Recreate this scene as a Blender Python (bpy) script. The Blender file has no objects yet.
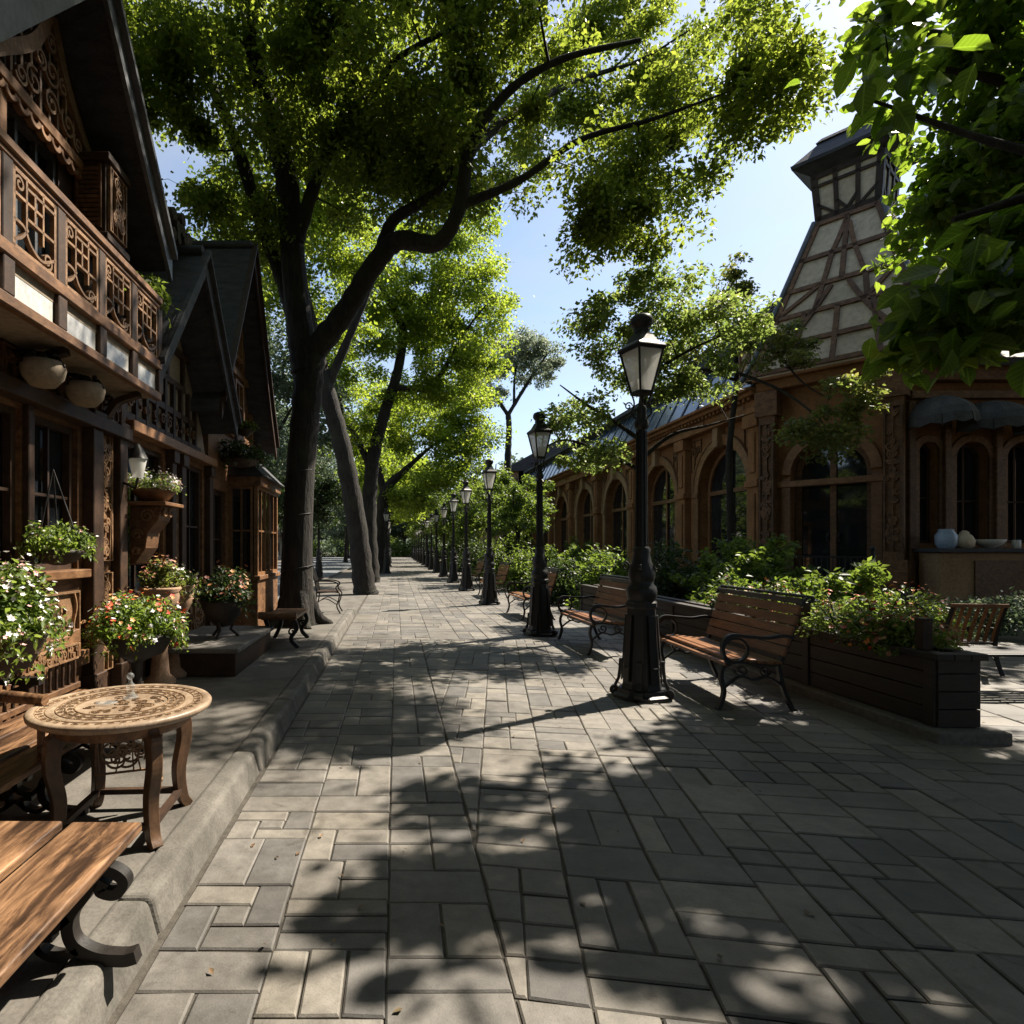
import bpy, bmesh, math, random
import numpy as np
from mathutils import Vector, Matrix

random.seed(11)
rng = np.random.default_rng(11)
S = bpy.context.scene
COL = S.collection
R = math.radians
V = Vector
F_PX, VPX, VPY, CAMH = 600.0, 396.0, 548.0, 1.45     # calibration of the photograph


def W(px, py, Y):
    return V(((px - VPX) / F_PX * Y, Y, CAMH + (VPY - py) / F_PX * Y))


# ------------------------------------------------------------------ materials
def nodes(name):
    m = bpy.data.materials.new(name)
    m.use_nodes = True
    nt = m.node_tree
    b = nt.nodes['Principled BSDF']
    return m, nt, b


def coords(nt, scale=(1, 1, 1)):
    tc = nt.nodes.new('ShaderNodeTexCoord')
    mp = nt.nodes.new('ShaderNodeMapping')
    mp.inputs['Scale'].default_value = scale
    nt.links.new(tc.outputs['Object'], mp.inputs['Vector'])
    return mp.outputs['Vector']


def noise_tex(nt, vec, scale, detail=6, rough=.6, dist=0):
    n = nt.nodes.new('ShaderNodeTexNoise')
    n.inputs['Scale'].default_value = scale
    n.inputs['Detail'].default_value = detail
    n.inputs['Roughness'].default_value = rough
    n.inputs['Distortion'].default_value = dist
    nt.links.new(vec, n.inputs['Vector'])
    return n.outputs['Fac']


def ramp(nt, fac, stops, const=False):
    r = nt.nodes.new('ShaderNodeValToRGB')
    if const:
        r.color_ramp.interpolation = 'CONSTANT'
    els = r.color_ramp.elements
    while len(els) < len(stops):
        els.new(.5)
    for e, (p, c) in zip(els, stops):
        e.position = p
        e.color = (c[0], c[1], c[2], 1)
    nt.links.new(fac, r.inputs['Fac'])
    return r.outputs['Color']


def mix(nt, fac, a, b, mode='MIX'):
    m = nt.nodes.new('ShaderNodeMix')
    m.data_type = 'RGBA'
    m.blend_type = mode
    for k, s in ((0, fac), (6, a), (7, b)):
        if isinstance(s, (int, float)):
            m.inputs[k].default_value = s
        elif isinstance(s, tuple):
            m.inputs[k].default_value = (s[0], s[1], s[2], 1)
        else:
            nt.links.new(s, m.inputs[k])
    return m.outputs[2]


def bump(nt, b, h, strength=.4, dist=.01):
    n = nt.nodes.new('ShaderNodeBump')
    n.inputs['Strength'].default_value = strength
    n.inputs['Distance'].default_value = dist
    nt.links.new(h, n.inputs['Height'])
    nt.links.new(n.outputs['Normal'], b.inputs['Normal'])


def island(nt):
    g = nt.nodes.new('ShaderNodeNewGeometry')
    return g.outputs['Random Per Island']


def m_rough(name, c1, c2, scale=6, rough=.8, bs=.4, bd=.01, stretch=(1, 1, 1), spec=.3, metal=0, isl=0.0, fine=8):
    m, nt, b = nodes(name)
    v = coords(nt, stretch)
    n1 = noise_tex(nt, v, scale)
    n2 = noise_tex(nt, v, scale * fine, 4)
    col = ramp(nt, n1, [(.3, c1), (.72, c2)])
    dark = ramp(nt, n2, [(.25, (.55, .55, .55)), (.6, (1, 1, 1))])
    col = mix(nt, .7, col, dark, 'MULTIPLY')
    if isl:
        rr = ramp(nt, island(nt), [(0, (1 - isl,) * 3), (1, (1 + isl,) * 3)])
        col = mix(nt, 1.0, col, rr, 'MULTIPLY')
    nt.links.new(col, b.inputs['Base Color'])
    b.inputs['Roughness'].default_value = rough
    b.inputs['Specular IOR Level'].default_value = spec
    b.inputs['Metallic'].default_value = metal
    h = mix(nt, .5, n1, n2)
    bump(nt, b, h, bs, bd)
    return m


def m_glass(name, col=(.008, .01, .012), rough=.04):
    m, nt, b = nodes(name)
    v = coords(nt)
    n = noise_tex(nt, v, 1.6, 2)
    nt.links.new(ramp(nt, n, [(.35, col), (.75, tuple(c * 2.5 for c in col))]), b.inputs['Base Color'])
    b.inputs['Roughness'].default_value = rough
    b.inputs['Specular IOR Level'].default_value = 1.0
    bump(nt, b, n, .08, .01)
    return m


def m_frost(name, col=(.75, .75, .72), trans=.5, see=.25):
    m, nt, b = nodes(name)
    b.inputs['Base Color'].default_value = (*col, 1)
    b.inputs['Roughness'].default_value = .15
    t = nt.nodes.new('ShaderNodeBsdfTranslucent')
    t.inputs['Color'].default_value = (*col, 1)
    tp = nt.nodes.new('ShaderNodeBsdfTransparent')
    m1 = nt.nodes.new('ShaderNodeMixShader')
    m1.inputs[0].default_value = trans
    m2 = nt.nodes.new('ShaderNodeMixShader')
    m2.inputs[0].default_value = see
    nt.links.new(b.outputs[0], m1.inputs[1])
    nt.links.new(t.outputs[0], m1.inputs[2])
    nt.links.new(m1.outputs[0], m2.inputs[1])
    nt.links.new(tp.outputs[0], m2.inputs[2])
    nt.links.new(m2.outputs[0], nt.nodes['Material Output'].inputs[0])
    return m


def m_leaf(name, c1, c2, t1, t2, trans=.5, rough=.45, veins=False):
    m, nt, b = nodes(name)
    r = island(nt)
    var = ramp(nt, noise_tex(nt, coords(nt), 1.7, 3), [(.3, (.62, .66, .6)), (.7, (1.25, 1.2, 1.1))])
    nt.links.new(mix(nt, 1.0, ramp(nt, r, [(0, c1), (1, c2)]), var, 'MULTIPLY'), b.inputs['Base Color'])
    if veins:
        uvn = nt.nodes.new('ShaderNodeUVMap')
        sep = nt.nodes.new('ShaderNodeSeparateXYZ')
        nt.links.new(uvn.outputs[0], sep.inputs[0])

        def mth(op, x, y=None):
            q = nt.nodes.new('ShaderNodeMath')
            q.operation = op
            for k_, z_ in ((0, x), (1, y)):
                if isinstance(z_, (int, float)):
                    q.inputs[k_].default_value = z_
                elif z_ is not None:
                    nt.links.new(z_, q.inputs[k_])
            return q.outputs[0]
        av = mth('ABSOLUTE', sep.outputs[1])
        side = mth('ABSOLUTE', mth('SUBTRACT', mth('FRACT', mth('MULTIPLY', mth('SUBTRACT', sep.outputs[0], mth('MULTIPLY', av, .22)), 8.0)), .5))
        vein = mth('MAXIMUM', mth('MULTIPLY', mth('GREATER_THAN', side, .43), .7), mth('LESS_THAN', av, .07))
        var = mix(nt, vein, var, (1.7, 1.6, 1.8))
        spot = ramp(nt, noise_tex(nt, coords(nt), 26, 3), [(.62, (1, 1, 1)), (.72, (.6, .5, .35))])
        var = mix(nt, .8, var, spot, 'MULTIPLY')
        nt.links.new(mix(nt, 1.0, ramp(nt, r, [(0, c1), (1, c2)]), var, 'MULTIPLY'), b.inputs['Base Color'])
        bump(nt, b, vein, .3, .01)
    b.inputs['Roughness'].default_value = rough
    b.inputs['Specular IOR Level'].default_value = .35
    t = nt.nodes.new('ShaderNodeBsdfTranslucent')
    nt.links.new(mix(nt, 1.0, ramp(nt, r, [(0, t1), (1, t2)]), var, 'MULTIPLY'), t.inputs['Color'])
    ms = nt.nodes.new('ShaderNodeMixShader')
    ms.inputs[0].default_value = trans
    nt.links.new(b.outputs[0], ms.inputs[1])
    nt.links.new(t.outputs[0], ms.inputs[2])
    nt.links.new(ms.outputs[0], nt.nodes['Material Output'].inputs[0])
    return m


def m_petal(name, cols):
    m, nt, b = nodes(name)
    k = len(cols)
    nt.links.new(ramp(nt, island(nt), [(i / k, c) for i, c in enumerate(cols)], True), b.inputs['Base Color'])
    b.inputs['Roughness'].default_value = .6
    return m


def m_bark(name, c1, c2):
    m, nt, b = nodes(name)
    v = coords(nt, (7, 7, 1.3))
    n1 = noise_tex(nt, v, 2.2, 8, .65, .6)
    n2 = noise_tex(nt, coords(nt), 1.2, 3)
    col = ramp(nt, n1, [(.35, tuple(c * .35 for c in c1)), (.5, c1), (.7, c2)])
    col = mix(nt, ramp(nt, n2, [(.5, (0, 0, 0)), (.75, (.5, .5, .5))]), col, (.05, .055, .03))
    nt.links.new(col, b.inputs['Base Color'])
    b.inputs['Roughness'].default_value = .9
    bump(nt, b, n1, 1.0, .06)
    return m


def m_paver(name):
    m, nt, b = nodes(name)
    v = coords(nt)
    n1 = noise_tex(nt, v, .9, 4)
    n2 = noise_tex(nt, v, 9, 6, .7)
    n3 = noise_tex(nt, v, 140, 3)
    col = ramp(nt, n2, [(.3, (.116, .109, .098)), (.7, (.212, .199, .180))])
    rr = ramp(nt, island(nt), [(0, (.62, .63, .66)), (.5, (.96, .95, .94)), (1, (1.26, 1.22, 1.15))])
    col = mix(nt, 1.0, col, rr, 'MULTIPLY')
    n4 = noise_tex(nt, v, 3.1, 5, .7, 1.2)
    st = ramp(nt, n1, [(.36, (.55, .53, .50)), (.6, (1, 1, 1))])
    col = mix(nt, .9, col, ramp(nt, n4, [(.60, (1, 1, 1)), (.70, (.62, .60, .56))]), 'MULTIPLY')
    col = mix(nt, .8, col, st, 'MULTIPLY')
    sp = ramp(nt, n3, [(.3, (.72, .72, .72)), (.5, (1, 1, 1))])
    col = mix(nt, .6, col, sp, 'MULTIPLY')
    nt.links.new(col, b.inputs['Base Color'])
    nt.links.new(ramp(nt, n2, [(.2, (.52,) * 3), (.8, (.78,) * 3)]), b.inputs['Roughness'])
    b.inputs['Specular IOR Level'].default_value = .4
    bump(nt, b, mix(nt, .35, n2, n3), .5, .006)
    return m


def m_wood(name, c1, c2, stretch=(14, 1, 14), rough=.5, scale=3, isl=.25, spec=.4, bs=.35, patch=.6, knots=False):
    m, nt, b = nodes(name)
    v = coords(nt, stretch)
    n1 = noise_tex(nt, v, scale, 7, .62, .8)
    n2 = noise_tex(nt, v, scale * 5, 4, .6)
    n3 = noise_tex(nt, coords(nt), 2.5, 4)
    col = ramp(nt, n1, [(.3, c1), (.5, tuple((a + b_) / 2 for a, b_ in zip(c1, c2))), (.68, c2)])
    col = mix(nt, .6, col, ramp(nt, n2, [(.3, (.5, .47, .45)), (.55, (1, 1, 1))]), 'MULTIPLY')
    col = mix(nt, .6, col, ramp(nt, n3, [(.35, (patch, patch * .95, patch * .9)), (.6, (1, 1, 1))]), 'MULTIPLY')
    if knots:
        n5 = noise_tex(nt, coords(nt, (5, .9, 5)), 2.2, 6, .7, 1.5)
        col = mix(nt, 1.0, col, ramp(nt, n5, [(.40, (.22, .19, .17)), (.52, (.75, .72, .7)), (.62, (1.1, 1.1, 1.1))]), 'MULTIPLY')
    rr = ramp(nt, island(nt), [(0, (1 - isl,) * 3), (1, (1 + isl,) * 3)])
    col = mix(nt, 1.0, col, rr, 'MULTIPLY')
    nt.links.new(col, b.inputs['Base Color'])
    b.inputs['Roughness'].default_value = rough
    b.inputs['Specular IOR Level'].default_value = spec
    bump(nt, b, n1, bs, .006)
    return m


M = {}
M['paver'] = m_paver('paving stone')
M['joint'] = m_rough('joint sand', (.05, .043, .035), (.09, .08, .065), 20)
M['kerb'] = m_rough('kerb concrete', (0.080, 0.074, 0.063), (0.178, 0.165, 0.144), 5, .85, .5, .01, fine=14)
M['walk'] = m_rough('pavement concrete', (0.084, 0.076, 0.066), (0.170, 0.156, 0.134), 3, .85, .4, .008, fine=20)
M['earth'] = m_rough('earth', (.06, .05, .03), (.09, .085, .04), 3, .95, .6, .03)
M['asphalt'] = m_rough('asphalt', (.12, .13, .14), (.18, .19, .2), 4, .8, .4, .01)
M['iron'] = m_rough('black iron', (.008, .008, .009), (.018, .017, .016), 14, .45, .35, .004, spec=.38)
M['iron2'] = m_rough('worn dark iron', (.008, .007, .006), (.022, .018, .015), 10, .5, .4, .004, spec=.35)
M['bench'] = m_wood('varnished slat', (0.150, 0.055, 0.016), (0.317, 0.141, 0.048), rough=.38)
M['plank'] = m_wood('weathered plank', (.10, .05, .024), (.44, .25, .13), (11, .7, 11), rough=.5, scale=2.4, isl=.25, patch=.4, knots=True, bs=.6)
M['table'] = m_wood('pale oak', (.215, .150, .098), (.40, .305, .215), (4, 2, 4), rough=.45)
M['inlay'] = m_wood('engraved oak', (.16, .095, .05), (.28, .18, .10), (4, 2, 4), rough=.5)
M['table_leg'] = m_wood('dark oak', (.055, .030, .016), (.13, .072, .038), (4, 4, 2), rough=.45)
M['wood_d'] = m_wood('dark timber', (0.020, 0.010, 0.005), (0.058, 0.029, 0.014), (3, 3, 3), rough=.6)
M['wood_m'] = m_wood('brown timber', (0.066, 0.030, 0.014), (0.237, 0.124, 0.057), (4, 2, 5), rough=.55)
M['wood_l'] = m_wood('honey timber', (0.150, 0.068, 0.028), (0.288, 0.154, 0.071), (4, 2, 5), rough=.5)
M['carve'] = m_wood('carved timber', (0.127, 0.067, 0.032), (0.319, 0.190, 0.100), (6, 6, 6), rough=.55)
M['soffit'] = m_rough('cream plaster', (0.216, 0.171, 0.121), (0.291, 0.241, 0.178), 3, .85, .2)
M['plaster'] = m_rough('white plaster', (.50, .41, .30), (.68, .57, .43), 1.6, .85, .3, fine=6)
M['stone_b'] = m_rough('brown sandstone', (0.196, 0.093, 0.038), (0.323, 0.161, 0.069), 2.2, .85, .5, .02)
M['stone_l'] = m_rough('pale sandstone', (0.266, 0.168, 0.091), (0.372, 0.244, 0.135), 2.2, .85, .5, .02)
M['stone_g'] = m_rough('grey stone', (0.128, 0.120, 0.108), (0.216, 0.200, 0.180), 3, .85, .5, .02)
M['far'] = m_rough('far render', (.40, .38, .36), (.55, .52, .48), .5, .9, .2)
M['slate'] = m_rough('slate', (.030, .031, .035), (.075, .076, .083), 4, .7, .5, .02, (1, 1, 4))
M['thatch'] = m_rough('old thatch', (.05, .042, .032), (.15, .125, .095), 5, .95, .9, .04, (1, 6, 6))
M['zinc'] = m_rough('zinc trim', (0.088, 0.094, 0.102), (0.149, 0.154, 0.165), 3, .45, .2, spec=.5, metal=.5)
M['glass'] = m_glass('dark window glass')
M['glass_b'] = m_glass('blue roof glass', (.035, .055, .085), .12)
M['frost'] = m_frost('lantern glass', (.80, .80, .76), .5, .22)
M['clear'] = m_frost('clear glass', (.5, .55, .56), .1, .82)
M['panel'] = m_rough('milk glass panel', (.48, .47, .44), (.62, .61, .57), 3, .25, .05, spec=.5)
M['planter'] = m_wood('black stained planter board', (.016, .012, .010), (.038, .028, .020), (2, .6, 9), rough=.6)
M['terracotta'] = m_rough('weathered terracotta', (.26, .15, .09), (.40, .26, .17), 6, .85, .4)
M['darkpot'] = m_rough('dark pot', (.025, .02, .017), (.05, .04, .033), 6, .6, .3)
M['bark'] = m_bark('tree bark', (.015, .0115, .0085), (.032, .0255, .019))
M['leaf_main'] = m_leaf('leaf deep green', (.045, .085, .012), (.085, .13, .022), (.18, .255, .025), (.40, .475, .065), .62)
M['leaf_lime'] = m_leaf('leaf lime green', (.062, .11, .014), (.12, .18, .026), (.27, .39, .03), (.47, .56, .07), .62)
M['leaf_big'] = m_leaf('leaf broad green', (.026, .055, .010), (.05, .095, .016), (.17, .31, .015), (.34, .47, .05), .5, .38, True)
M['leaf_pale'] = m_leaf('leaf pale green', (.08, .12, .035), (.12, .16, .055), (.24, .36, .07), (.40, .48, .13), .5)
M['leaf_dark'] = m_leaf('leaf dark green', (.022, .042, .016), (.045, .07, .026), (.05, .09, .02), (.10, .15, .035), .35)
M['leaf_blue'] = m_leaf('leaf grey green', (0.074, 0.115, 0.081), (0.121, 0.169, 0.121), (.11, .16, .09), (.18, .23, .13), .4)
M['leaf_shrub'] = m_leaf('leaf shrub green', (0.034, 0.071, 0.013), (0.075, 0.116, 0.026), (.16, .26, .03), (.32, .42, .07), .45)
M['leaf_bright'] = m_leaf('leaf fresh green', (.06, .11, .02), (.13, .19, .045), (.2, .32, .04), (.38, .48, .09), .45)
M['leaf_hazed'] = m_leaf('leaf hazed green', (.13, .17, .13), (.19, .23, .18), (.24, .30, .20), (.34, .40, .28), .45)  # grey of distant haze put into the leaf colour
M['hill'] = m_rough('wooded hill', (.035, .05, .03), (.10, .13, .075), .12, .9, 1.0, 1.5, fine=5)
M['leaf_red'] = m_leaf('leaf tinged red', (.07, .10, .03), (.12, .12, .04), (.22, .32, .06), (.36, .34, .09), .5)
M['pet_orange'] = m_petal('orange and red petals', [(.60, .11, .02), (.65, .22, .05), (.55, .05, .03), (.62, .34, .16), (.5, .08, .06)])
M['pet_white'] = m_petal('white and pink petals', [(.75, .73, .68), (.72, .68, .66), (.62, .34, .32), (.70, .60, .56), (.74, .74, .78)])
M['litter'] = m_petal('dry leaves', [(.13, .075, .035), (.10, .07, .03), (.16, .10, .05), (.07, .045, .025)])
M['pet_mixed'] = m_petal('mixed petals', [(.60, .11, .02), (.62, .32, .12), (.72, .70, .66), (.55, .05, .03), (.70, .68, .70), (.62, .30, .22)])
M['pet_rust'] = m_petal('rusty petals', [(.30, .11, .04), (.36, .18, .06), (.24, .08, .05), (.42, .26, .12)])


# ------------------------------------------------------------------ mesh builder
def cr(pts, n=6):
    """Catmull-Rom through tuples of any length"""
    P = [np.array(p, float) for p in pts]
    P = [2 * P[0] - P[1]] + P + [2 * P[-1] - P[-2]]
    out = []
    for i in range(1, len(P) - 2):
        a, b, c, d = P[i - 1:i + 3]
        for k in range(n):
            t = k / n
            out.append(.5 * (2 * b + (c - a) * t + (2 * a - 5 * b + 4 * c - d) * t * t + (3 * b - a - 3 * c + d) * t ** 3))
    out.append(P[-2])
    return out


class MB:
    def __init__(self):
        self.v, self.f, self.s = [], [], []
        self.xf = None

    def add(self, vs, fs, smooth=False):
        o = len(self.v)
        if self.xf is not None:
            vs = [self.xf @ V(p) for p in vs]
        self.v += [tuple(p) for p in vs]
        self.f += [tuple(i + o for i in f) for f in fs]
        self.s += [smooth] * len(fs)

    def hexa(self, c):
        self.add(c, [(0, 3, 2, 1), (4, 5, 6, 7), (0, 1, 5, 4), (1, 2, 6, 5), (2, 3, 7, 6), (3, 0, 4, 7)])

    def b(self, x0, x1, y0, y1, z0, z1):
        self.hexa([(x0, y0, z0), (x1, y0, z0), (x1, y1, z0), (x0, y1, z0), (x0, y0, z1), (x1, y0, z1), (x1, y1, z1), (x0, y1, z1)])
        return self

    def beam(self, p, q, w, h, up=(0, 0, 1)):
        p, q = V(p), V(q)
        t = (q - p).normalized()
        s = t.cross(V(up))
        if s.length < 1e-4:
            s = t.cross(V((1, 0, 0)))
        s.normalize()
        u = s.cross(t)
        a, c = s * w / 2, u * h / 2
        self.hexa([p - a - c, p + a - c, p + a + c, p - a + c, q - a - c, q + a - c, q + a + c, q - a + c])
        return self

    def tube(self, pts, rad, n=8, caps=True):
        pts = [V(p) for p in pts]
        if isinstance(rad, (int, float)):
            rad = [rad] * len(pts)
        vs, fs = [], []
        ref = None
        for i, p in enumerate(pts):
            t = (pts[min(i + 1, len(pts) - 1)] - pts[max(i - 1, 0)]).normalized()
            if ref is None:
                ref = t.orthogonal().normalized()
            ref = (ref - t * ref.dot(t)).normalized()
            bt = t.cross(ref)
            for k in range(n):
                a = 2 * math.pi * k / n
                vs.append(p + (ref * math.cos(a) + bt * math.sin(a)) * rad[i])
            if i:
                o = (i - 1) * n
                for k in range(n):
                    fs.append((o + k, o + (k + 1) % n, o + n + (k + 1) % n, o + n + k))
        self.add(vs, fs, True)
        if caps:
            self.add(vs[:n], [tuple(range(n))[::-1]])
            self.add(vs[-n:], [tuple(range(n))])
        return self

    def lathe(self, prof, n=24, c=(0, 0, 0), a0=0., smooth=True, sq=1.0):
        vs, fs = [], []
        for (r, z) in prof:
            for k in range(n):
                a = a0 + 2 * math.pi * k / n
                vs.append((c[0] + r * math.cos(a), c[1] + r * math.sin(a) * sq, c[2] + z))
        for i in range(len(prof) - 1):
            o = i * n
            for k in range(n):
                fs.append((o + k, o + (k + 1) % n, o + n + (k + 1) % n, o + n + k))
        self.add(vs, fs, smooth)
        self.add(vs[:n], [tuple(range(n))[::-1]])
        self.add(vs[-n:], [tuple(range(n))])
        return self

    def prism(self, poly, vec):
        vec = V(vec)
        n = len(poly)
        vs = [V(p) for p in poly] + [V(p) + vec for p in poly]
        fs = [tuple(range(n))[::-1], tuple(range(n, 2 * n))]
        fs += [(i, (i + 1) % n, n + (i + 1) % n, n + i) for i in range(n)]
        self.add(vs, fs)
        return self

    def ribbon(self, pts, nrm, w, d, closed=False):
        pts = [V(p) for p in pts]
        nrm = V(nrm).normalized()
        N = len(pts)
        ws = w if isinstance(w, (list, tuple)) else [w] * N
        vs, fs = [], []
        for i, p in enumerate(pts):
            if closed:
                t = pts[(i + 1) % N] - pts[i - 1]
            else:
                t = pts[min(i + 1, N - 1)] - pts[max(i - 1, 0)]
            s = t.cross(nrm)
            s = s.normalized() if s.length > 1e-9 else V((0, 0, 1))
            a, c = s * ws[i] / 2, nrm * d / 2
            vs += [p - a - c, p + a - c, p + a + c, p - a + c]
        m = N if closed else N - 1
        for i in range(m):
            o, q = i * 4, ((i + 1) % N) * 4
            for k in range(4):
                fs.append((o + k, o + (k + 1) % 4, q + (k + 1) % 4, q + k))
        if not closed:
            fs += [(0, 1, 2, 3), ((N - 1) * 4 + 3, (N - 1) * 4 + 2, (N - 1) * 4 + 1, (N - 1) * 4)]
        self.add(vs, fs)
        return self

    def ball(self, c, r, n=10):
        if isinstance(r, (int, float)):
            r = (r, r, r)
        vs, fs = [], []
        m = max(4, n // 2)
        for i in range(m + 1):
            th = math.pi * i / m
            for k in range(n):
                a = 2 * math.pi * k / n
                vs.append((c[0] + r[0] * math.sin(th) * math.cos(a), c[1] + r[1] * math.sin(th) * math.sin(a), c[2] + r[2] * math.cos(th)))
        for i in range(m):
            for k in range(n):
                fs.append((i * n + k, (i + 1) * n + k, (i + 1) * n + (k + 1) % n, i * n + (k + 1) % n))
        self.add(vs, fs, True)
        return self

    def build(self, name, mat, parent=None, bevel=0, seg=2):
        me = bpy.data.meshes.new(name)
        base = wloc(parent) if parent else V((0, 0, 0))
        me.from_pydata([tuple(V(p) - base) for p in self.v], [], self.f)
        me.polygons.foreach_set('use_smooth', self.s)
        bm = bmesh.new()
        bm.from_mesh(me)
        bmesh.ops.recalc_face_normals(bm, faces=bm.faces)
        bm.to_mesh(me)
        bm.free()
        me.materials.append(M[mat])
        o = bpy.data.objects.new(name, me)
        COL.objects.link(o)
        if parent:
            o.parent = parent
        if bevel:
            md = o.modifiers.new('edge', 'BEVEL')
            md.width = bevel
            md.segments = seg
            md.limit_method = 'ANGLE'
            md.angle_limit = R(40)
        return o


def wloc(o):
    p = V((0, 0, 0))
    while o:
        p += o.location
        o = o.parent
    return p


def tag(o, label=None, cat=None, group=None, kind=None):
    if label: o['label'] = label
    if cat: o['category'] = cat
    if group: o['group'] = group
    if kind: o['kind'] = kind
    return o


def thing(name, label, cat, loc=(0, 0, 0), group=None):
    o = bpy.data.objects.new(name, None)
    o.empty_display_size = .2
    COL.objects.link(o)
    o.location = loc
    return tag(o, label, cat, group)


def dup(root, loc, rotz=0, label=None, scale=None):
    def rec(o, par):
        c = o.copy()
        COL.objects.link(c)
        c.parent = par
        for ch in o.children:
            rec(ch, c)
        return c
    r = rec(root, None)
    r.location = loc
    r.rotation_euler = (0, 0, rotz)
    if scale: r.scale = (scale, scale, scale) if isinstance(scale, (int, float)) else scale
    if label: r['label'] = label
    return r


class Fr:
    """wall frame: u along the wall, z up, n outwards"""
    def __init__(s, O, U, N):
        s.O, s.U, s.N = V(O), V(U).normalized(), V(N).normalized()

    def p(s, u, z, n=0):
        return s.O + s.U * u + V((0, 0, z)) + s.N * n

    def box(s, mb, u0, u1, z0, z1, n0, n1):
        mb.hexa([s.p(u0, z0, n0), s.p(u1, z0, n0), s.p(u1, z0, n1), s.p(u0, z0, n1),
                 s.p(u0, z1, n0), s.p(u1, z1, n0), s.p(u1, z1, n1), s.p(u0, z1, n1)])
        return mb

    def rib(s, mb, uz, n, w, d, closed=False):
        mb.ribbon([s.p(u, z, n) for u, z in uz], s.N, w, d, closed)
        return mb


def arc(uc, zc, r, a0, a1, n=16, rz=None):
    rz = r if rz is None else rz
    return [(uc + r * math.cos(R(a0 + (a1 - a0) * i / n)), zc + rz * math.sin(R(a0 + (a1 - a0) * i / n))) for i in range(n + 1)]


def spiral(uc, zc, r0, r1, a0, turns, n=22):
    return [(uc + (r0 + (r1 - r0) * i / n) * math.cos(R(a0) + turns * 2 * math.pi * i / n),
             zc + (r0 + (r1 - r0) * i / n) * math.sin(R(a0) + turns * 2 * math.pi * i / n)) for i in range(n + 1)]


def wall(mb, fr, u0, u1, z0, z1, t, ops):
    """wall slab with rectangular / round-arched openings (ou0, ou1, oz0, oz1, arched)"""
    us = sorted({u0, u1} | {o[0] for o in ops} | {o[1] for o in ops})
    zs = sorted({z0, z1} | {o[2] for o in ops} | {o[3] for o in ops})
    for i in range(len(us) - 1):
        run = None
        um = (us[i] + us[i + 1]) / 2
        for j in range(len(zs) - 1):
            zm = (zs[j] + zs[j + 1]) / 2
            hole = any(o[0] < um < o[1] and o[2] < zm < o[3] for o in ops)
            if not hole:
                run = [zs[j], zs[j + 1]] if run is None else [run[0], zs[j + 1]]
            if hole or j == len(zs) - 2:
                if run:
                    fr.box(mb, us[i], us[i + 1], run[0], run[1], -t, 0)
                run = None
    for o in ops:
        if o[4]:
            r = (o[1] - o[0]) / 2
            a = arc((o[0] + o[1]) / 2, o[3] - r, r, 180, 0, 20)
            for (ua, za), (ub, zb) in zip(a[:-1], a[1:]):
                q = [(ua, za), (ub, zb), (ub, o[3]), (ua, o[3])]
                mb.hexa([fr.p(u, z, -t) for u, z in q] + [fr.p(u, z, 0) for u, z in q])


def window(fr, par, u0, u1, z0, z1, cols, rows, fm='wood_d', arch=False, n=-.09, fw=.06, name='window', sill=None, bars=.026, transom=None, gm='glass'):
    mb = MB()
    top = z1
    if arch:
        r = (u1 - u0) / 2
        top = z1 - r
        uc = (u0 + u1) / 2
        fr.rib(mb, arc(uc, top, r - fw / 2, 180, 0, 24), n, fw, .06)
    else:
        fr.box(mb, u0 + fw, u1 - fw, z1 - fw, z1, n - .03, n + .03)
    fr.box(mb, u0, u0 + fw, z0, top if arch else z1, n - .03, n + .03)
    fr.box(mb, u1 - fw, u1, z0, top if arch else z1, n - .03, n + .03)
    fr.box(mb, u0 + fw, u1 - fw, z0, z0 + fw, n - .03, n + .03)
    for i in range(1, cols):
        u = u0 + (u1 - u0) * i / cols
        zz = top + (math.sqrt(max(0, r * r - (u - uc) ** 2)) - fw * .5 if arch else -fw)
        fr.box(mb, u - bars / 2, u + bars / 2, z0 + fw, zz, n - .02, n + .02)
    for j in range(1, rows):
        z = z0 + (top - z0) * j / rows
        fr.box(mb, u0 + fw, u1 - fw, z - bars / 2, z + bars / 2, n - .017, n + .017)
    if transom:
        fr.box(mb, u0 + fw, u1 - fw, transom - .06, transom + .06, n - .035, n + .045)
    w = mb.build(name, fm, par)
    g = MB()
    poly = [(u0, z0), (u1, z0)] + ([(u, z) for u, z in arc(uc, top, r, 0, 180, 20)] if arch else [(u1, z1), (u0, z1)])
    g.prism([fr.p(u, z, n - .045) for u, z in poly], fr.N * .01)
    g.build('pane', gm, w)
    if sill:
        fr.box(MB(), u0 - .05, u1 + .05, z0 - .07, z0 - .002, -.08, .09)
        sm = MB()
        fr.box(sm, u0 - .05, u1 + .05, z0 - .07, z0 - .002, -.08, .09)
        sm.build('sill', sill, w, .008)
    return w


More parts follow.
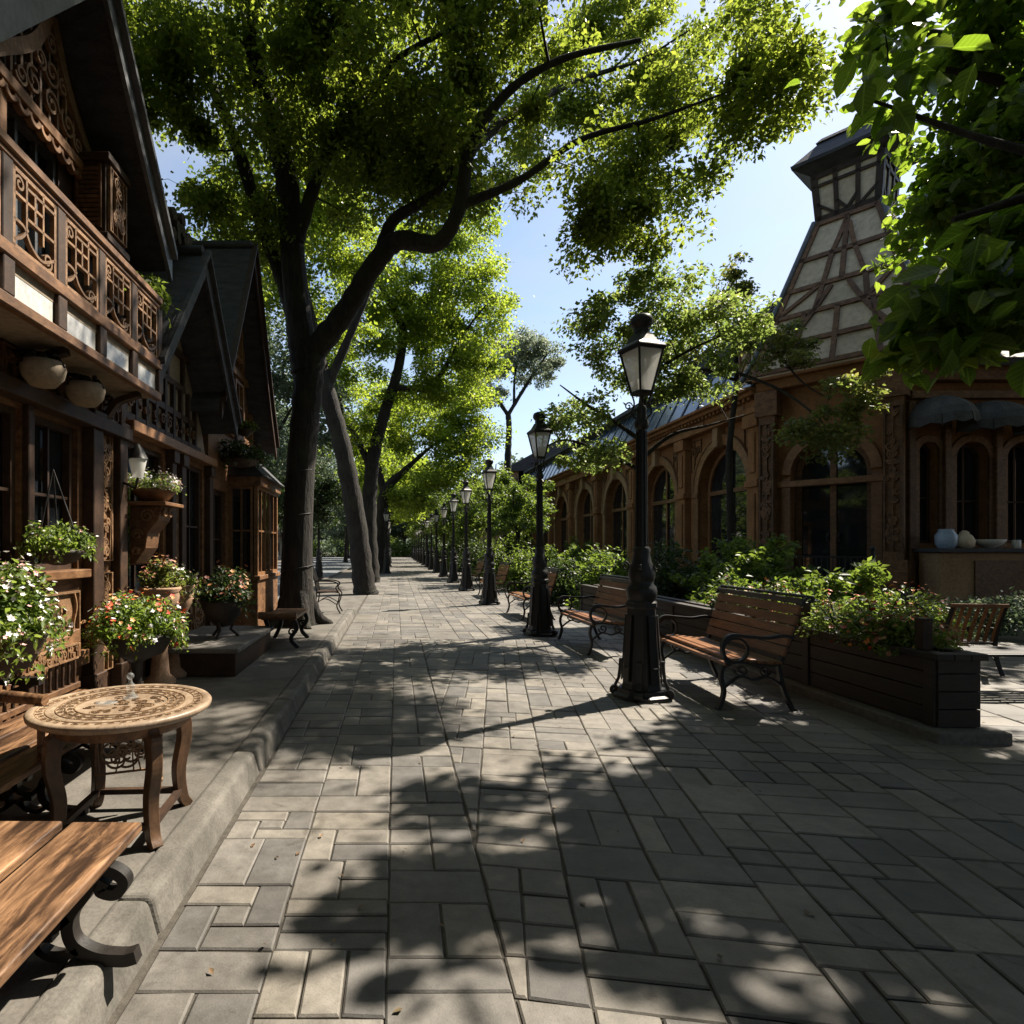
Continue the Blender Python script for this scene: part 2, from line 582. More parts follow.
def carving(mb, fr, u0, u1, z0, z1, n, seed, w=.018, d=.03, dens=1.0):
    """scrolls, bars and leaf curls filling a rectangle"""
    rr = random.Random(seed)
    W_, H_ = u1 - u0, z1 - z0
    fr.rib(mb, [(u0, z0), (u1, z0), (u1, z1), (u0, z1)], n, w * 1.3, d, True)
    s = min(W_, H_)
    k = int(max(2, 7 * dens * W_ * H_ / (s * s)))
    for i in range(k):
        r = s * rr.uniform(.14, .3)
        uc = rr.uniform(u0 + r, u1 - r)
        zc = rr.uniform(z0 + r, z1 - r)
        fr.rib(mb, spiral(uc, zc, r, r * .18, rr.uniform(0, 360), rr.choice((-1.6, 1.6, 1.3, -1.2))), n + rr.uniform(-.004, .004), w, d)
    m = int(max(1, 3 * dens * W_ / s))
    for i in range(m):
        u = u0 + W_ * (i + rr.uniform(.2, .8)) / m
        c = [(u, z0), (u + rr.uniform(-.1, .1) * s, z0 + H_ * .35), (u + rr.uniform(-.1, .1) * s, z0 + H_ * .7), (u, z1)]
        fr.rib(mb, [tuple(q) for q in cr(c, 5)], n, w * .8, d * .9)


# ------------------------------------------------------------------ leaves, trees, shrubs
def mesh_np(name, verts, faces, mat, parent=None, uv=None):
    me = bpy.data.meshes.new(name)
    base = np.array(wloc(parent)) if parent else np.zeros(3)
    verts = verts - base
    n, k = faces.shape
    me.vertices.add(len(verts))
    me.vertices.foreach_set('co', verts.astype(np.float32).ravel())
    me.loops.add(n * k)
    me.loops.foreach_set('vertex_index', faces.astype(np.int32).ravel())
    me.polygons.add(n)
    me.polygons.foreach_set('loop_start', np.arange(0, n * k, k, dtype=np.int32))
    me.update(calc_edges=True)
    if uv is not None:
        me.uv_layers.new(name='UVMap').data.foreach_set('uv', uv[faces.ravel() % len(uv)].astype(np.float32).ravel())
    me.validate()
    me.materials.append(M[mat])
    o = bpy.data.objects.new(name, me)
    COL.objects.link(o)
    if parent:
        o.parent = parent
    return o


def nz(a):
    return a / np.maximum(np.linalg.norm(a, axis=1, keepdims=True), 1e-9)


def leaf_geo(pos, size, droop=.3, up=.7, wid=.6, big=False, dirs=None):
    N = len(pos)
    n = rng.normal(size=(N, 3))
    n[:, 2] = np.abs(n[:, 2]) * .6 + up
    n = nz(n)
    d = rng.normal(size=(N, 3))
    if dirs is not None:
        d = d * .45 + dirs
    d[:, 2] -= droop
    d = nz(d - n * np.sum(d * n, 1, keepdims=True))
    s = np.cross(n, d)
    L = (size if np.ndim(size) else np.full(N, size))[:, None]
    if not big:
        P = np.stack([pos - d * L * .5, pos - d * L * .08 + s * L * wid * .5 + n * L * .07, pos + d * L * .5 - n * L * .1, pos - d * L * .08 - s * L * wid * .5 + n * L * .07], 1)
        idx = np.arange(N)[:, None] * 4
        f = np.concatenate([idx + np.array([[0, 2, 1]]), idx + np.array([[0, 3, 2]])])
        return P.reshape(-1, 3), f
    curl = rng.uniform(-.05, .22, N)[:, None]
    fold = rng.uniform(.02, .13, N)[:, None]
    twist = rng.normal(0, .10, N)[:, None]
    ts, hw_ = (0, .2, .45, .73, 1.0), (0, .40, .5, .33, 0)
    mids = [pos + d * L * (t - .5) - n * L * curl * (t * 1.6 - .4) ** 2 for t in ts]
    wav = rng.normal(0, .02, (N, 6, 1))
    sl = [mids[k] + s * L * wid * hw_[k] + n * L * (fold + twist * ts[k] + wav[:, k]) for k in (1, 2, 3)]
    sr = [mids[k] - s * L * wid * hw_[k] + n * L * (fold - twist * ts[k] + wav[:, k + 2]) for k in (1, 2, 3)]
    P = np.stack(mids + sl + sr, 1)
    T = []
    for o, sg in ((5, 1), (8, -1)):
        for q in ((0, o, 1), (1, o, o + 1), (1, o + 1, 2), (2, o + 1, o + 2), (2, o + 2, 3), (3, o + 2, 4)):
            T.append(q if sg > 0 else q[::-1])
    T = np.array(T)
    f = (np.arange(N)[:, None, None] * 11 + T[None]).reshape(-1, 3)
    return P.reshape(-1, 3), f


BIG_UV = np.array([(t, 0) for t in (0, .2, .45, .73, 1)] + [(.2, .8), (.45, 1), (.73, .66)] + [(.2, -.8), (.45, -1), (.73, -.66)], float)


def in_ball(n, shell=.5):
    v = nz(rng.normal(size=(n, 3)))
    return v * (rng.uniform(0, 1, (n, 1)) ** shell)


def tree(name, label, base, limbs, lobes, leaf, n_leaf, clump_r, leaf_mat, group=None, big=False, flat=.6, cat='tree', twig=.012, droop=.3, mess=.35, sun_gaps=()):
    """limbs: polylines of (x,y,z,r); lobes: (x,y,z,rx,ry,rz,clumps)"""
    root = thing(name, label, cat, base, group)
    tb = MB()
    nodes_p, nodes_r = [], []
    for L in limbs:
        c = cr(L, 6)
        pts = [V(q[:3]) for q in c]
        # small bumps so that limbs are not smooth pipes
        rad = [max(.008, q[3]) * (1 + .07 * math.sin(3.1 * i + 7 * q[0])) for i, q in enumerate(c)]
        tb.tube(pts, rad, 12 if L[0][3] > .12 else 8)
        nodes_p += [np.array(q[:3]) for q in c]
        nodes_r += rad
    cl = []
    for (x, y, z, rx, ry, rz, k) in lobes:
        q = in_ball(k, .42) * np.array([rx, ry, rz]) + np.array([x, y, z])
        cl.append(q)
    cl = np.concatenate(cl)
    sd = np.array([.5451, .3406, .7660])
    for gx, gy, gz, gr in sun_gaps:        # clumps removed along sun rays, so that sunlight reaches the given points
        q = cl - np.array([gx, gy, gz])
        t_ = q @ sd
        cl = cl[np.linalg.norm(q - t_[:, None] * sd, axis=1) > gr]
    NP = np.array(nodes_p)
    NR = np.array(nodes_r)
    d0 = np.array([np.min(np.linalg.norm(NP - c, axis=1)) for c in cl])
    for i in np.argsort(d0):
        c = cl[i]
        dd = np.linalg.norm(NP - c, axis=1) + np.maximum(0, NP[:, 2] - c[2]) * .5
        j = int(np.argmin(dd))
        p = NP[j]
        L = np.linalg.norm(c - p)
        if L < .15:
            continue
        mid = (p + c) / 2 + rng.normal(size=3) * L * .1 + np.array([0, 0, L * .07])
        r0 = min(NR[j] * .6, .012 + twig * L)
        pts = cr([p, mid, c], 3)
        rad = [r0 + (.005 - r0) * t for t in np.linspace(0, 1, len(pts))]
        tb.tube(pts, rad, 5, False)
        NP = np.concatenate([NP, np.array(pts[2:])])
        NR = np.concatenate([NR, np.array(rad[2:])])
    tb.build('trunk', 'bark', root)
    k = len(cl)
    per = np.maximum(4, rng.normal(n_leaf / k, n_leaf / k * .4, k)).astype(int)
    cen = np.repeat(cl, per, 0)
    cr_ = np.repeat(rng.uniform(.55, 1.35, k) * clump_r, per)[:, None]
    N = len(cen)
    off = in_ball(N, .45)
    off[:, 2] = off[:, 2] * flat - .25 * np.linalg.norm(off[:, :2], axis=1) ** 2 * flat
    stray = (rng.uniform(size=(N, 1)) < .02) * rng.uniform(.3, 1.2, (N, 1))
    pos = cen + off * cr_ * (1 + stray) + rng.normal(size=(N, 3)) * mess * leaf
    size = leaf * rng.uniform(.6, 1.3, N)
    dirs = nz(off + 1e-6) * .8
    v, f = leaf_geo(pos, size, droop, .55, .62, big, dirs)
    mesh_np('crown', v, f, leaf_mat, root, BIG_UV if big else None)
    return root


def shrub(name, label, cat, loc, rad, h, n, leaf, lmat, group=None, petals=None, npet=0, psize=.03, style='round', pot=None, stems=9, trail=0, wid=.5):
    """loc: ground point of the plant; foliage in a rough dome (or fern sprays) with stems and optional blossoms"""
    root = thing(name, label, cat, loc, group) if pot is None else pot
    L = np.array(loc, float)
    sb = MB()
    tips = []
    for i in range(stems):
        a = 2 * math.pi * (i + random.uniform(0, .8)) / stems
        e = random.uniform(.35, 1.0)
        tip = L + np.array([math.cos(a) * rad * e, math.sin(a) * rad * e, h * (1.08 - .5 * e * e) * random.uniform(.7, 1.05)])
        mid = L + (tip - L) * .5 + np.array([0, 0, h * .16])
        c = cr([L, mid, tip], 5)
        sb.tube(c, list(np.linspace(.012 * (1 + h * .4), .003, len(c))), 5, False)
        tips.append((c, a))
    if style == 'fern':
        P, D = [], []
        per = n // (stems * 1)
        for c, a in tips:
            c = np.array(c)
            for t in np.linspace(.15, 1, per):
                q = c[min(int(t * (len(c) - 1)), len(c) - 2)]
                q2 = c[min(int(t * (len(c) - 1)) + 1, len(c) - 1)]
                fr_ = t * (len(c) - 1) - int(t * (len(c) - 1))
                p = q + (q2 - q) * fr_
                side = random.uniform(-1, 1)
                o = np.array([-math.sin(a) * side, math.cos(a) * side, random.uniform(-.25, .2)]) * rad * .42 * (1.1 - t * .7)
                P.append(p + o + rng.normal(size=3) * leaf * .4)
                D.append(o + np.array([math.cos(a), math.sin(a), 0]) * .05)
        P, D = np.array(P), nz(np.array(D))
    else:
        k = max(6, n // 40)
        b_ = in_ball(k, .4)
        b_[:, 2] = np.abs(b_[:, 2])
        cen = b_ * np.array([rad, rad, h]) * .88 + L + np.array([0, 0, h * .06])
        P = np.repeat(cen, n // k, 0)
        off = in_ball(len(P), .5) * (.32 * rad)
        P = P + off
        D = nz(off + (P - L) * .4)
        P[:, 2] = np.maximum(P[:, 2], L[2] + .01)
    if trail:
        T = []
        for i in range(trail):
            a = random.uniform(0, 2 * math.pi)
            ln = random.uniform(.35, 1) * h * .95
            for t in np.linspace(0, 1, 26):
                T.append(L + np.array([math.cos(a) * rad * (.75 + .2 * t), math.sin(a) * rad * (.75 + .2 * t), .1 - t * ln]) + rng.normal(size=3) * leaf * .7)
        T = np.array(T)
        P = np.concatenate([P, T])
        D = np.concatenate([D, np.tile([[0, 0, -1.]], (len(T), 1))])
    v, f = leaf_geo(P, leaf * rng.uniform(.6, 1.35, len(P)), .15, .6, wid, False, D)
    sb.build('stems', 'leaf_dark', root)
    mesh_np('foliage', v, f, lmat, root)
    if petals:
        out = np.linalg.norm((P - L) / np.array([rad, rad, h]), axis=1)
        ok = np.nonzero(out > np.quantile(out, .45))[0]
        idx = ok[rng.integers(0, len(ok), npet)]
        C = P[idx] + D[idx] * leaf * .6
        C[:, 2] += leaf * .6
        nn = nz(D[idx] * .8 + np.array([[0, 0, .7]]) + rng.normal(size=(npet, 3)) * .35)
        s = nz(np.cross(nn, rng.normal(size=(npet, 3))))
        t = np.cross(nn, s)
        sz = (psize * rng.uniform(.6, 1.25, npet))[:, None]
        vs = [C]
        for q in range(10):
            a = 2 * math.pi * q / 10
            rr = 1.0 if q % 2 == 0 else .62
            vs.append(C + (s * math.cos(a) + t * math.sin(a)) * sz * rr + nn * sz * .38)
        P2 = np.stack(vs, 1).reshape(-1, 3)
        ix = np.arange(npet)[:, None] * 11
        fs = np.concatenate([ix + np.array([[0, 1 + q, 1 + (q + 1) % 10]]) for q in range(10)])
        mesh_np('blossoms', P2, fs, petals, root)
    return root


ORD = ['first', 'second', 'third', 'fourth', 'fifth', 'sixth', 'seventh', 'eighth', 'ninth', 'tenth', 'eleventh', 'twelfth', 'thirteenth', 'fourteenth', 'fifteenth', 'sixteenth', 'seventeenth', 'eighteenth', 'nineteenth', 'twentieth']
# ================================================================== SETTING
def plane(name, x0, x1, y0, y1, z, mat):
    m = MB()
    m.add([(x0, y0, z), (x1, y0, z), (x1, y1, z), (x0, y1, z)], [(0, 1, 2, 3)])
    return tag(m.build(name, mat), kind='structure')


plane('ground', -400, 400, -60, 700, -.06, 'earth')
plane('path_bed', -.9, 9.2, -4, 95, -.010, 'joint')


def paving():
    mb = MB()
    tmpl = [
        [(0, 0, 1, 1)],
        [(0, 0, .5, 1), (.5, 0, 1, 1)],
        [(0, 0, 1, .5), (0, .5, 1, 1)],
        [(0, 0, .5, .5), (.5, 0, 1, .5), (0, .5, .5, 1), (.5, .5, 1, 1)],
        [(0, 0, .34, 1), (.34, 0, .67, 1), (.67, 0, 1, 1)],
        [(0, 0, .66, .34), (.66, 0, 1, .66), (.34, .66, 1, 1), (0, .34, .34, 1), (.34, .34, .66, .66)],
        [(0, 0, 1, .34), (0, .34, .5, 1), (.5, .34, 1, 1)],
        [(0, 0, .5, .5), (.5, 0, 1, .5), (0, .5, 1, 1)],
        [(0, 0, .5, .5), (0, .5, .5, 1), (.5, 0, 1, 1)],
        [(0, 0, .34, .5), (0, .5, .34, 1), (.34, 0, 1, .5), (.34, .5, 1, 1)],
    ]
    wts = [1.6, 2.4, 3.0, .7, .8, .35, .8, 1.6, 1.6, .8]

    def slab(q):
        n = len(q)
        if sum(q[k - 1][0] * q[k][1] - q[k][0] * q[k - 1][1] for k in range(n)) < 0:
            q = q[::-1]
        g = random.uniform(.0015, .0045)
        xm, ym = sum(p[0] for p in q) / n, sum(p[1] for p in q) / n

        def inset(poly, d):
            out = []
            for k in range(n):
                a, b_, c = V(poly[k - 1]), V(poly[k]), V(poly[(k + 1) % n])
                e1, e2 = (b_ - a), (c - b_)
                if e1.length < 1e-5 or e2.length < 1e-5:
                    out.append(tuple(b_)); continue
                n1, n2 = V((-e1.y, e1.x)).normalized(), V((-e2.y, e2.x)).normalized()
                h = (n1 + n2)
                out.append(tuple(b_ + h * (d / max(.35, 1 + n1.dot(n2)))))
            return out
        q = inset(q, g)
        q = [(x + random.uniform(-.004, .004), y + random.uniform(-.004, .004)) for x, y in q]
        z = random.uniform(-.0035, .0035)
        tx, ty = random.uniform(-.006, .006), random.uniform(-.006, .006)
        low = [(x, y, -.03) for x, y in q]
        mid = [(x, y, z - .006 + tx * (x - xm) + ty * (y - ym)) for x, y in q]
        ti = inset(q, .007)
        top = [(ti[i][0], ti[i][1], mid[i][2] + .006) for i in range(n)]
        fs = [tuple(range(2 * n, 3 * n))]
        for i in range(n):
            k = (i + 1) % n
            fs += [(i, k, n + k, n + i), (n + i, n + k, 2 * n + k, 2 * n + i)]
        mb.add(low + mid + top, fs)

    def clip(poly, a, b_, c_):
        """keep a*x + b*y >= c"""
        out = []
        for k in range(len(poly)):
            p, q = poly[k], poly[(k + 1) % len(poly)]
            dp, dq = a * p[0] + b_ * p[1] - c_, a * q[0] + b_ * q[1] - c_
            if dp >= 0:
                out.append(p)
            if (dp >= 0) != (dq >= 0):
                t_ = dp / (dp - dq)
                out.append((p[0] + t_ * (q[0] - p[0]), p[1] + t_ * (q[1] - p[1])))
        return out

    def area(p):
        return abs(sum(p[k - 1][0] * p[k][1] - p[k][0] * p[k - 1][1] for k in range(len(p)))) / 2

    # straight lanes run down the street; the near right-hand field is laid on the skew
    def field(xa, xb, ya, yb, mod, ang, clips, pivot=(0, 0)):
        ca, sa = math.cos(ang), math.sin(ang)
        ncol = int(round((xb - xa) / mod))
        for i in range(ncol):
            y = ya - random.uniform(0, mod)
            while y < yb:
                ly = mod * random.choice((.75, 1, 1, 1.2))
                T = random.choices(tmpl, wts)[0]
                fx, fy, sw = random.random() < .5, random.random() < .5, random.random() < .5
                for (a, b_, c, d) in T:
                    if sw: a, b_, c, d = b_, a, d, c
                    if fx: a, c = 1 - c, 1 - a
                    if fy: b_, d = 1 - d, 1 - b_
                    r = (xa + (i + a) * mod, xa + (i + c) * mod, y + b_ * ly, y + d * ly)
                    q = [(r[0], r[2]), (r[1], r[2]), (r[1], r[3]), (r[0], r[3])]
                    q = [(pivot[0] + (u - pivot[0]) * ca + (v - pivot[1]) * sa, pivot[1] - (u - pivot[0]) * sa + (v - pivot[1]) * ca) for u, v in q]
                    for cl_ in clips:
                        if len(q) >= 3:
                            q = clip(q, *cl_)
                    if len(q) >= 3 and area(q) > .004:
                        slab(q)
                y += ly

    field(-.86, .38, -3, 9.5, .4134, 0, [(0, -1, -9.5)])
    field(-6, 14, -8, 16, .40, R(9.5), [(1, 0, .385), (0, -1, -9.5), (-1, 0, -9.4), (0, 1, -3)], (.4, 3))
    field(-.86, 4.3, 9.6, 94, .469, 0, [(0, 1, 9.505)])
    field(4.3, 9.46, 9.6, 14, .469, 0, [(0, 1, 9.505)])
    o = mb.build('path', 'paver')
    return tag(o, kind='structure')


paving()
# raised pavement along the timber houses, its kerb, and the flat walk beyond the kerb
m = MB()
m.b(-3.0, -1.06, -3, 13.4, -.05, .118)
tag(m.build('pavement', 'walk'), kind='structure')
m = MB()
y = -3.0
while y < 13.4:
    L = random.uniform(1.3, 1.9)
    x1 = -.87 + random.uniform(-.008, .008)
    zt = .128 + random.uniform(-.005, .004)
    y1 = min(y + L, 13.45)
    m.hexa([(-1.06, y + .0025, -.05), (x1, y + .0025, -.05), (x1, y1 - .0025, -.05), (-1.06, y1 - .0025, -.05),
            (-1.06, y + .0025, zt), (x1 - .05, y + .0025, zt), (x1 - .05, y1 - .0025, zt), (-1.06, y1 - .0025, zt)])
    y = y1
tag(m.build('kerb', 'kerb', bevel=.03, seg=4), kind='structure')
plane('walk', -3.2, -.9, 13.4, 95, -.004, 'walk')
plane('road', -11.5, -3.2, 10.8, 120, -.03, 'asphalt')
m = MB()
m.b(-3.34, -3.2, 13.4, 95, -.05, .05)
tag(m.build('road_kerb', 'kerb'), kind='structure')
plane('far_pavement', -14.5, -11.5, 10.8, 120, -.008, 'walk')
plane('verge', 4.32, 9.2, 14.2, 95, .006, 'earth')


def hills():
    mb = MB()
    vs, fs = [], []
    nx, ny = 60, 10
    for j in range(ny):
        for i in range(nx):
            x = -260 + 520 * i / (nx - 1)
            y = 190 + 40 * j
            z = -1 + (j / (ny - 1)) ** .8 * (26 + 20 * math.sin(x * .013 + 1.1) + 9 * math.sin(x * .05 + j)) + random.uniform(-1, 1) * (j > 0)
            vs.append((x, y, z))
    for j in range(ny - 1):
        for i in range(nx - 1):
            a = j * nx + i
            fs.append((a, a + 1, a + nx + 1, a + nx))
    mb.add(vs, fs, True)
    return tag(mb.build('hills', 'hill'), kind='structure')


hills()

# ================================================================== STREET LAMP
def make_lamp():
    t = thing('street_lamp', 'nearest tall black cast-iron street lamp beside the first slatted bench', 'street lamp', (0, 0, 0), 'black lanterns lining the path')
    m = MB()
    m.lathe([(.30, 0), (.30, .035), (.26, .05), (.25, .09)], 8, a0=R(22.5), smooth=False)
    m.lathe([(.215, .09), (.20, .14), (.165, .55), (.150, .86), (.165, .88), (.165, .92), (.145, .94)], 8, a0=R(22.5), smooth=False)
    m.lathe([(.14, .94), (.155, .99), (.16, 1.03), (.15, 1.07), (.12, 1.10), (.13, 1.14), (.14, 1.18), (.135, 1.24), (.10, 1.32), (.085, 1.40), (.095, 1.43), (.075, 1.46)], 20)
    for k in range(8):
        a = R(45 * k)
        m.beam((.203 * math.cos(a), .203 * math.sin(a), .16), (.158 * math.cos(a), .158 * math.sin(a), .80), .09, .012)
        c, s = math.cos(a), math.sin(a)
        m.ribbon([(c * (.215 - z * .07 + .01), s * (.215 - z * .07 + .01), z + .3) for z in (0, .01)], (c, s, 0), .05, .02)
    for k in range(4):
        a = R(45 + 90 * k)
        c, s = math.cos(a), math.sin(a)
        pts = [(r, z) for r, z in spiral(.285, .045, .04, .01, 200, -1.25, 18)]
        m.ribbon([(c * r, s * r, z) for r, z in pts], (-s, c, 0), .034, .085)
        m.ribbon([(c * r, s * r, z) for r, z in [(.27, .1), (.235, .17), (.222, .26), (.215, .36)]], (-s, c, 0), .03, .06)
        m.ribbon([(c * r, s * r, z) for r, z in spiral(.165, 1.27, .045, .01, 90, 1.2, 14)], (-s, c, 0), .014, .03)
    m.build('pedestal', 'iron', t)
    m = MB()
    m.tube([(0, 0, 1.44), (0, 0, 2.0), (0, 0, 2.66)], [.056, .050, .043], 16)
    m.lathe([(.05, 2.60), (.075, 2.62), (.078, 2.66), (.06, 2.70), (.05, 2.76), (.055, 2.80), (.04, 2.83)], 16)
    for k in range(12):
        a = 2 * math.pi * k / 12
        m.beam((.064 * math.cos(a), .064 * math.sin(a), 1.46), (.053 * math.cos(a), .053 * math.sin(a), 2.58), .009, .009)
    m.build('post', 'iron', t)
    m = MB()
    for k in range(4):
        a = R(45 + 90 * k)
        c, s = math.cos(a), math.sin(a)
        pts = [tuple(q) for q in cr([(.045, 2.70), (.10, 2.76), (.075, 2.86), (.10, 2.95)], 5)]
        m.ribbon([(c * r, s * r, z) for r, z in pts], (-s, c, 0), .016, .016)
        m.ribbon([(c * r, s * r, z) for r, z in spiral(.135, 2.84, .042, .008, 180, -1.3, 14)], (-s, c, 0), .012, .014)
    m.build('bracket', 'iron', t)
    m = MB()
    rb, rt, zb, zt = .105, .222, 2.96, 3.37
    for k in range(4):
        a = R(45 + 90 * k)
        a2 = R(135 + 90 * k)
        p = lambda r, z, q: (r * math.cos(q), r * math.sin(q), z)
        m.beam(p(rb, zb, a), p(rt, zt, a), .022, .022)
        m.beam(p(rb, zb, a), p(rb, zb, a2), .022, .022)
        m.beam(p(rt, zt, a), p(rt, zt, a2), .02, .03)
    m.lathe([(.10, 2.935), (.118, 2.945), (.118, 2.96)], 4, a0=R(45), smooth=False)
    m.lathe([(.03, 2.96), (.03, 3.0), (.02, 3.02), (.022, 3.12), (.012, 3.16)], 8)
    m.build('lantern_frame', 'iron', t)
    m = MB()
    for k in range(4):
        a, a2 = R(45 + 90 * k), R(135 + 90 * k)
        q = [V((r * math.cos(b) * .965, r * math.sin(b) * .965, z)) for r, b, z in ((rb, a, zb + .01), (rb, a2, zb + .01), (rt, a2, zt - .01), (rt, a, zt - .01))]
        m.add(q, [(0, 1, 2, 3)])
    m.build('lantern_glass', 'frost', t)
    m = MB()
    m.lathe([(.245, 3.365), (.255, 3.385), (.245, 3.40), (.17, 3.445), (.12, 3.51), (.11, 3.53)], 4, a0=R(45), smooth=False)
    m.lathe([(.075, 3.52), (.085, 3.56), (.075, 3.575), (.10, 3.60), (.118, 3.63), (.118, 3.665), (.10, 3.70), (.05, 3.72)], 20)
    m.build('lantern_cap', 'iron', t, .004, 1)
    return t


lamp0 = make_lamp()
lamp0.location = (2.39, 5.84, .002)
lamp0.rotation_euler = (0, 0, R(17))
lamp0.scale = (.89, .89, 1)
lampY = [10.0, 15.4, 20.3, 25.0, 30, 35, 40, 45, 50.5, 56, 62, 68, 75, 83]
for i, yy in enumerate(lampY):
    q_ = dup(lamp0, (2.40 - .004 * i, yy, .002), R(17 + random.uniform(-8, 8)),
        f'black lantern street lamp, {ORD[i + 1]} from the front in the row right of the path')
    q_.rotation_euler.x, q_.rotation_euler.y = R(random.uniform(-.7, .7)), R(random.uniform(-.7, .7))
for i, (xx, yy) in enumerate([(-.55, 34), (-.6, 47), (-.65, 60)]):
    dup(lamp0, (xx, yy, .002), R(20), f'black street lamp between the trunks left of the path, {ORD[i]} from the front')
for i, (xx, yy) in enumerate([(-3.6, 28), (-5.6, 37), (-11.9, 34), (-11.9, 46), (-8.2, 58)]):
    dup(lamp0, (xx, yy, 0), R(20), ['distant black street lamp at the near road edge behind the chair',
        'distant lamp standing alone in the shaded square behind the big trunk', 'distant lamp in front of the pale townhouses, nearer of two',
        'distant lamp in front of the pale townhouses, farther of two', 'most distant small lamp across the road on the left'][i])

# ================================================================== PARK BENCH (right row)
def make_bench():
    t = thing('park_bench', 'nearest iron and slat bench with curled armrests, beside the front street lamp', 'bench', (0, 0, 0), 'slatted benches facing the path')
    hl = .74
    m = MB()
    prof = [(.0, .415), (.06, .452), (.135, .455), (.21, .447), (.285, .437), (.36, .43), (.43, .432)]
    for x, z in prof:
        m.b(x - .031, x + .031, -hl, hl, z - .014, z + .014)
    m.build('seat', 'bench', t, .006)
    m = MB()
    for k in range(5):
        u = .07 + k * .098
        p0 = V((.47 + .30 * u, 0, .46 + .95 * u))
        d = V((.30, 0, .95)).normalized() * .043
        n = V((-.95, 0, .30)).normalized() * .012
        m.hexa([p0 - d - n + V((0, -hl, 0)), p0 + d - n + V((0, -hl, 0)), p0 + d + n + V((0, -hl, 0)), p0 - d + n + V((0, -hl, 0)),
                p0 - d - n + V((0, hl, 0)), p0 + d - n + V((0, hl, 0)), p0 + d + n + V((0, hl, 0)), p0 - d + n + V((0, hl, 0))])
    m.build('backrest', 'bench', t, .006)
    m = MB()
    m.beam((.632, -hl - .02, .975), (.632, hl + .02, .975), .035, .05)
    m.tube([(.66, -hl - .03, 1.02), (.66, hl + .03, 1.02)], .014, 8)
    for s in (-1, 1):
        m.ribbon([(x, s * (hl + .03), z) for x, z in cr([(.60, .94), (.64, 1.0), (.69, 1.02), (.70, .985), (.67, .975)], 4)], (0, 1, 0), .02, .03)
    m.build('top_rail', 'iron', t)
    for s in (-1, 1):
        y = s * (hl - .05)
        m = MB()
        k = lambda pts, w=.030, d=.045: m.ribbon([(q[0], y, q[1]) for q in cr(pts, 6)], (0, 1, 0), w, d)
        k([(-.085, 0), (-.06, .02), (-.02, .16), (-.045, .30), (-.01, .40), (.10, .435), (.30, .415), (.44, .415), (.50, .50), (.57, .72), (.64, .97)])
        k([(.60, 0), (.565, .03), (.50, .18), (.47, .30), (.45, .415)])
        k([(-.02, .20), (.12, .30), (.24, .27), (.36, .30), (.49, .22)], .02, .03)
        m.ribbon([(u, y, z) for u, z in spiral(.13, .355, .06, .012, 180, 1.4, 18)], (0, 1, 0), .014, .03)
        m.ribbon([(u, y, z) for u, z in spiral(.33, .355, .055, .012, 0, -1.4, 18)], (0, 1, 0), .014, .03)
        m.build('leg', 'iron', t)
        m = MB()
        y = s * (hl + .01)
        k([(.0, .41), (-.05, .50), (-.055, .60), (.01, .672), (.16, .665), (.32, .655), (.46, .675), (.545, .66)], .028, .042)
        m.ribbon([(u, y, z) for u, z in arc(.05, .545, .105, 0, 360, 28)[:-1]], (0, 1, 0), .02, .034, True)
        m.build('armrest', 'iron', t)
    return t


bench0 = make_bench()
bench0.location = (2.99, 6.06, .002)
bench0.rotation_euler = (0, 0, R(-3))
dup(bench0, (2.66, 8.82, .002), R(1), 'slatted bench between the first and second street lamps, bushes behind its back')
dup(bench0, (2.58, 12.75, .002), R(2), 'slatted bench just beyond the second street lamp, partly hidden by its pedestal')
dup(bench0, (2.62, 17.9, .002), R(0), 'slatted bench in the dappled shade beyond the third street lamp')
dup(bench0, (2.62, 22.8, .002), R(0), 'farthest slatted bench of the right row, small beyond the fourth lamp')

# ================================================================== PLANTER
m = MB()
t = thing('raised_planter', 'long black timber planter box full of flowers at the plaza edge', 'planter', (4.3, 8.5, 0))
PX0, PX1, PY0, PY1 = 4.09, 4.42, 4.53, 13.2
for z0, z1 in ((.095, .225), (.231, .36), (.366, .495), (.501, .60)):
    m.b(PX0, PX0 + .05, PY0 + .05, PY1, z0, z1)
    m.b(PX1 - .05, PX1, PY0 + .05, PY1, z0, z1)
    m.b(PX0 + .004, PX1 - .004, PY0, PY0 + .05, z0, z1)
for yy in [PY0 + .06] + [PY0 + 1.45 * i for i in range(1, 7)]:
    m.b(PX0 - .018, PX0 + .03, yy - .045, yy + .045, .09, .60)
m.build('board', 'planter', t, .005)
m = MB()
m.b(PX0 - .03, PX0 + .10, PY0 - .03, PY1, .602, .652)
m.b(PX1 - .10, PX1 + .03, PY0 - .03, PY1, .602, .652)
m.b(PX0 + .103, PX1 - .103, PY0 - .03, PY0 + .10, .602, .650)
m.build('rim', 'planter', t, .006)
m = MB()
m.b(PX0 - .10, PX1 + .12, PY0 - .12, PY1, -.02, .088)
m.build('plinth', 'stone_g', t, .015)
m = MB()
m.b(PX0 + .055, PX1 - .055, PY0 + .055, PY1 - .05, .2, .57)
m.build('soil', 'earth', t)
for yy in (4.72, 6.1):
    m = MB()
    m.b(PX0 + .02, PX0 + .10, yy - .04, yy + .04, .653, .90)
    m.build('post', 'wood_d', t, .006)

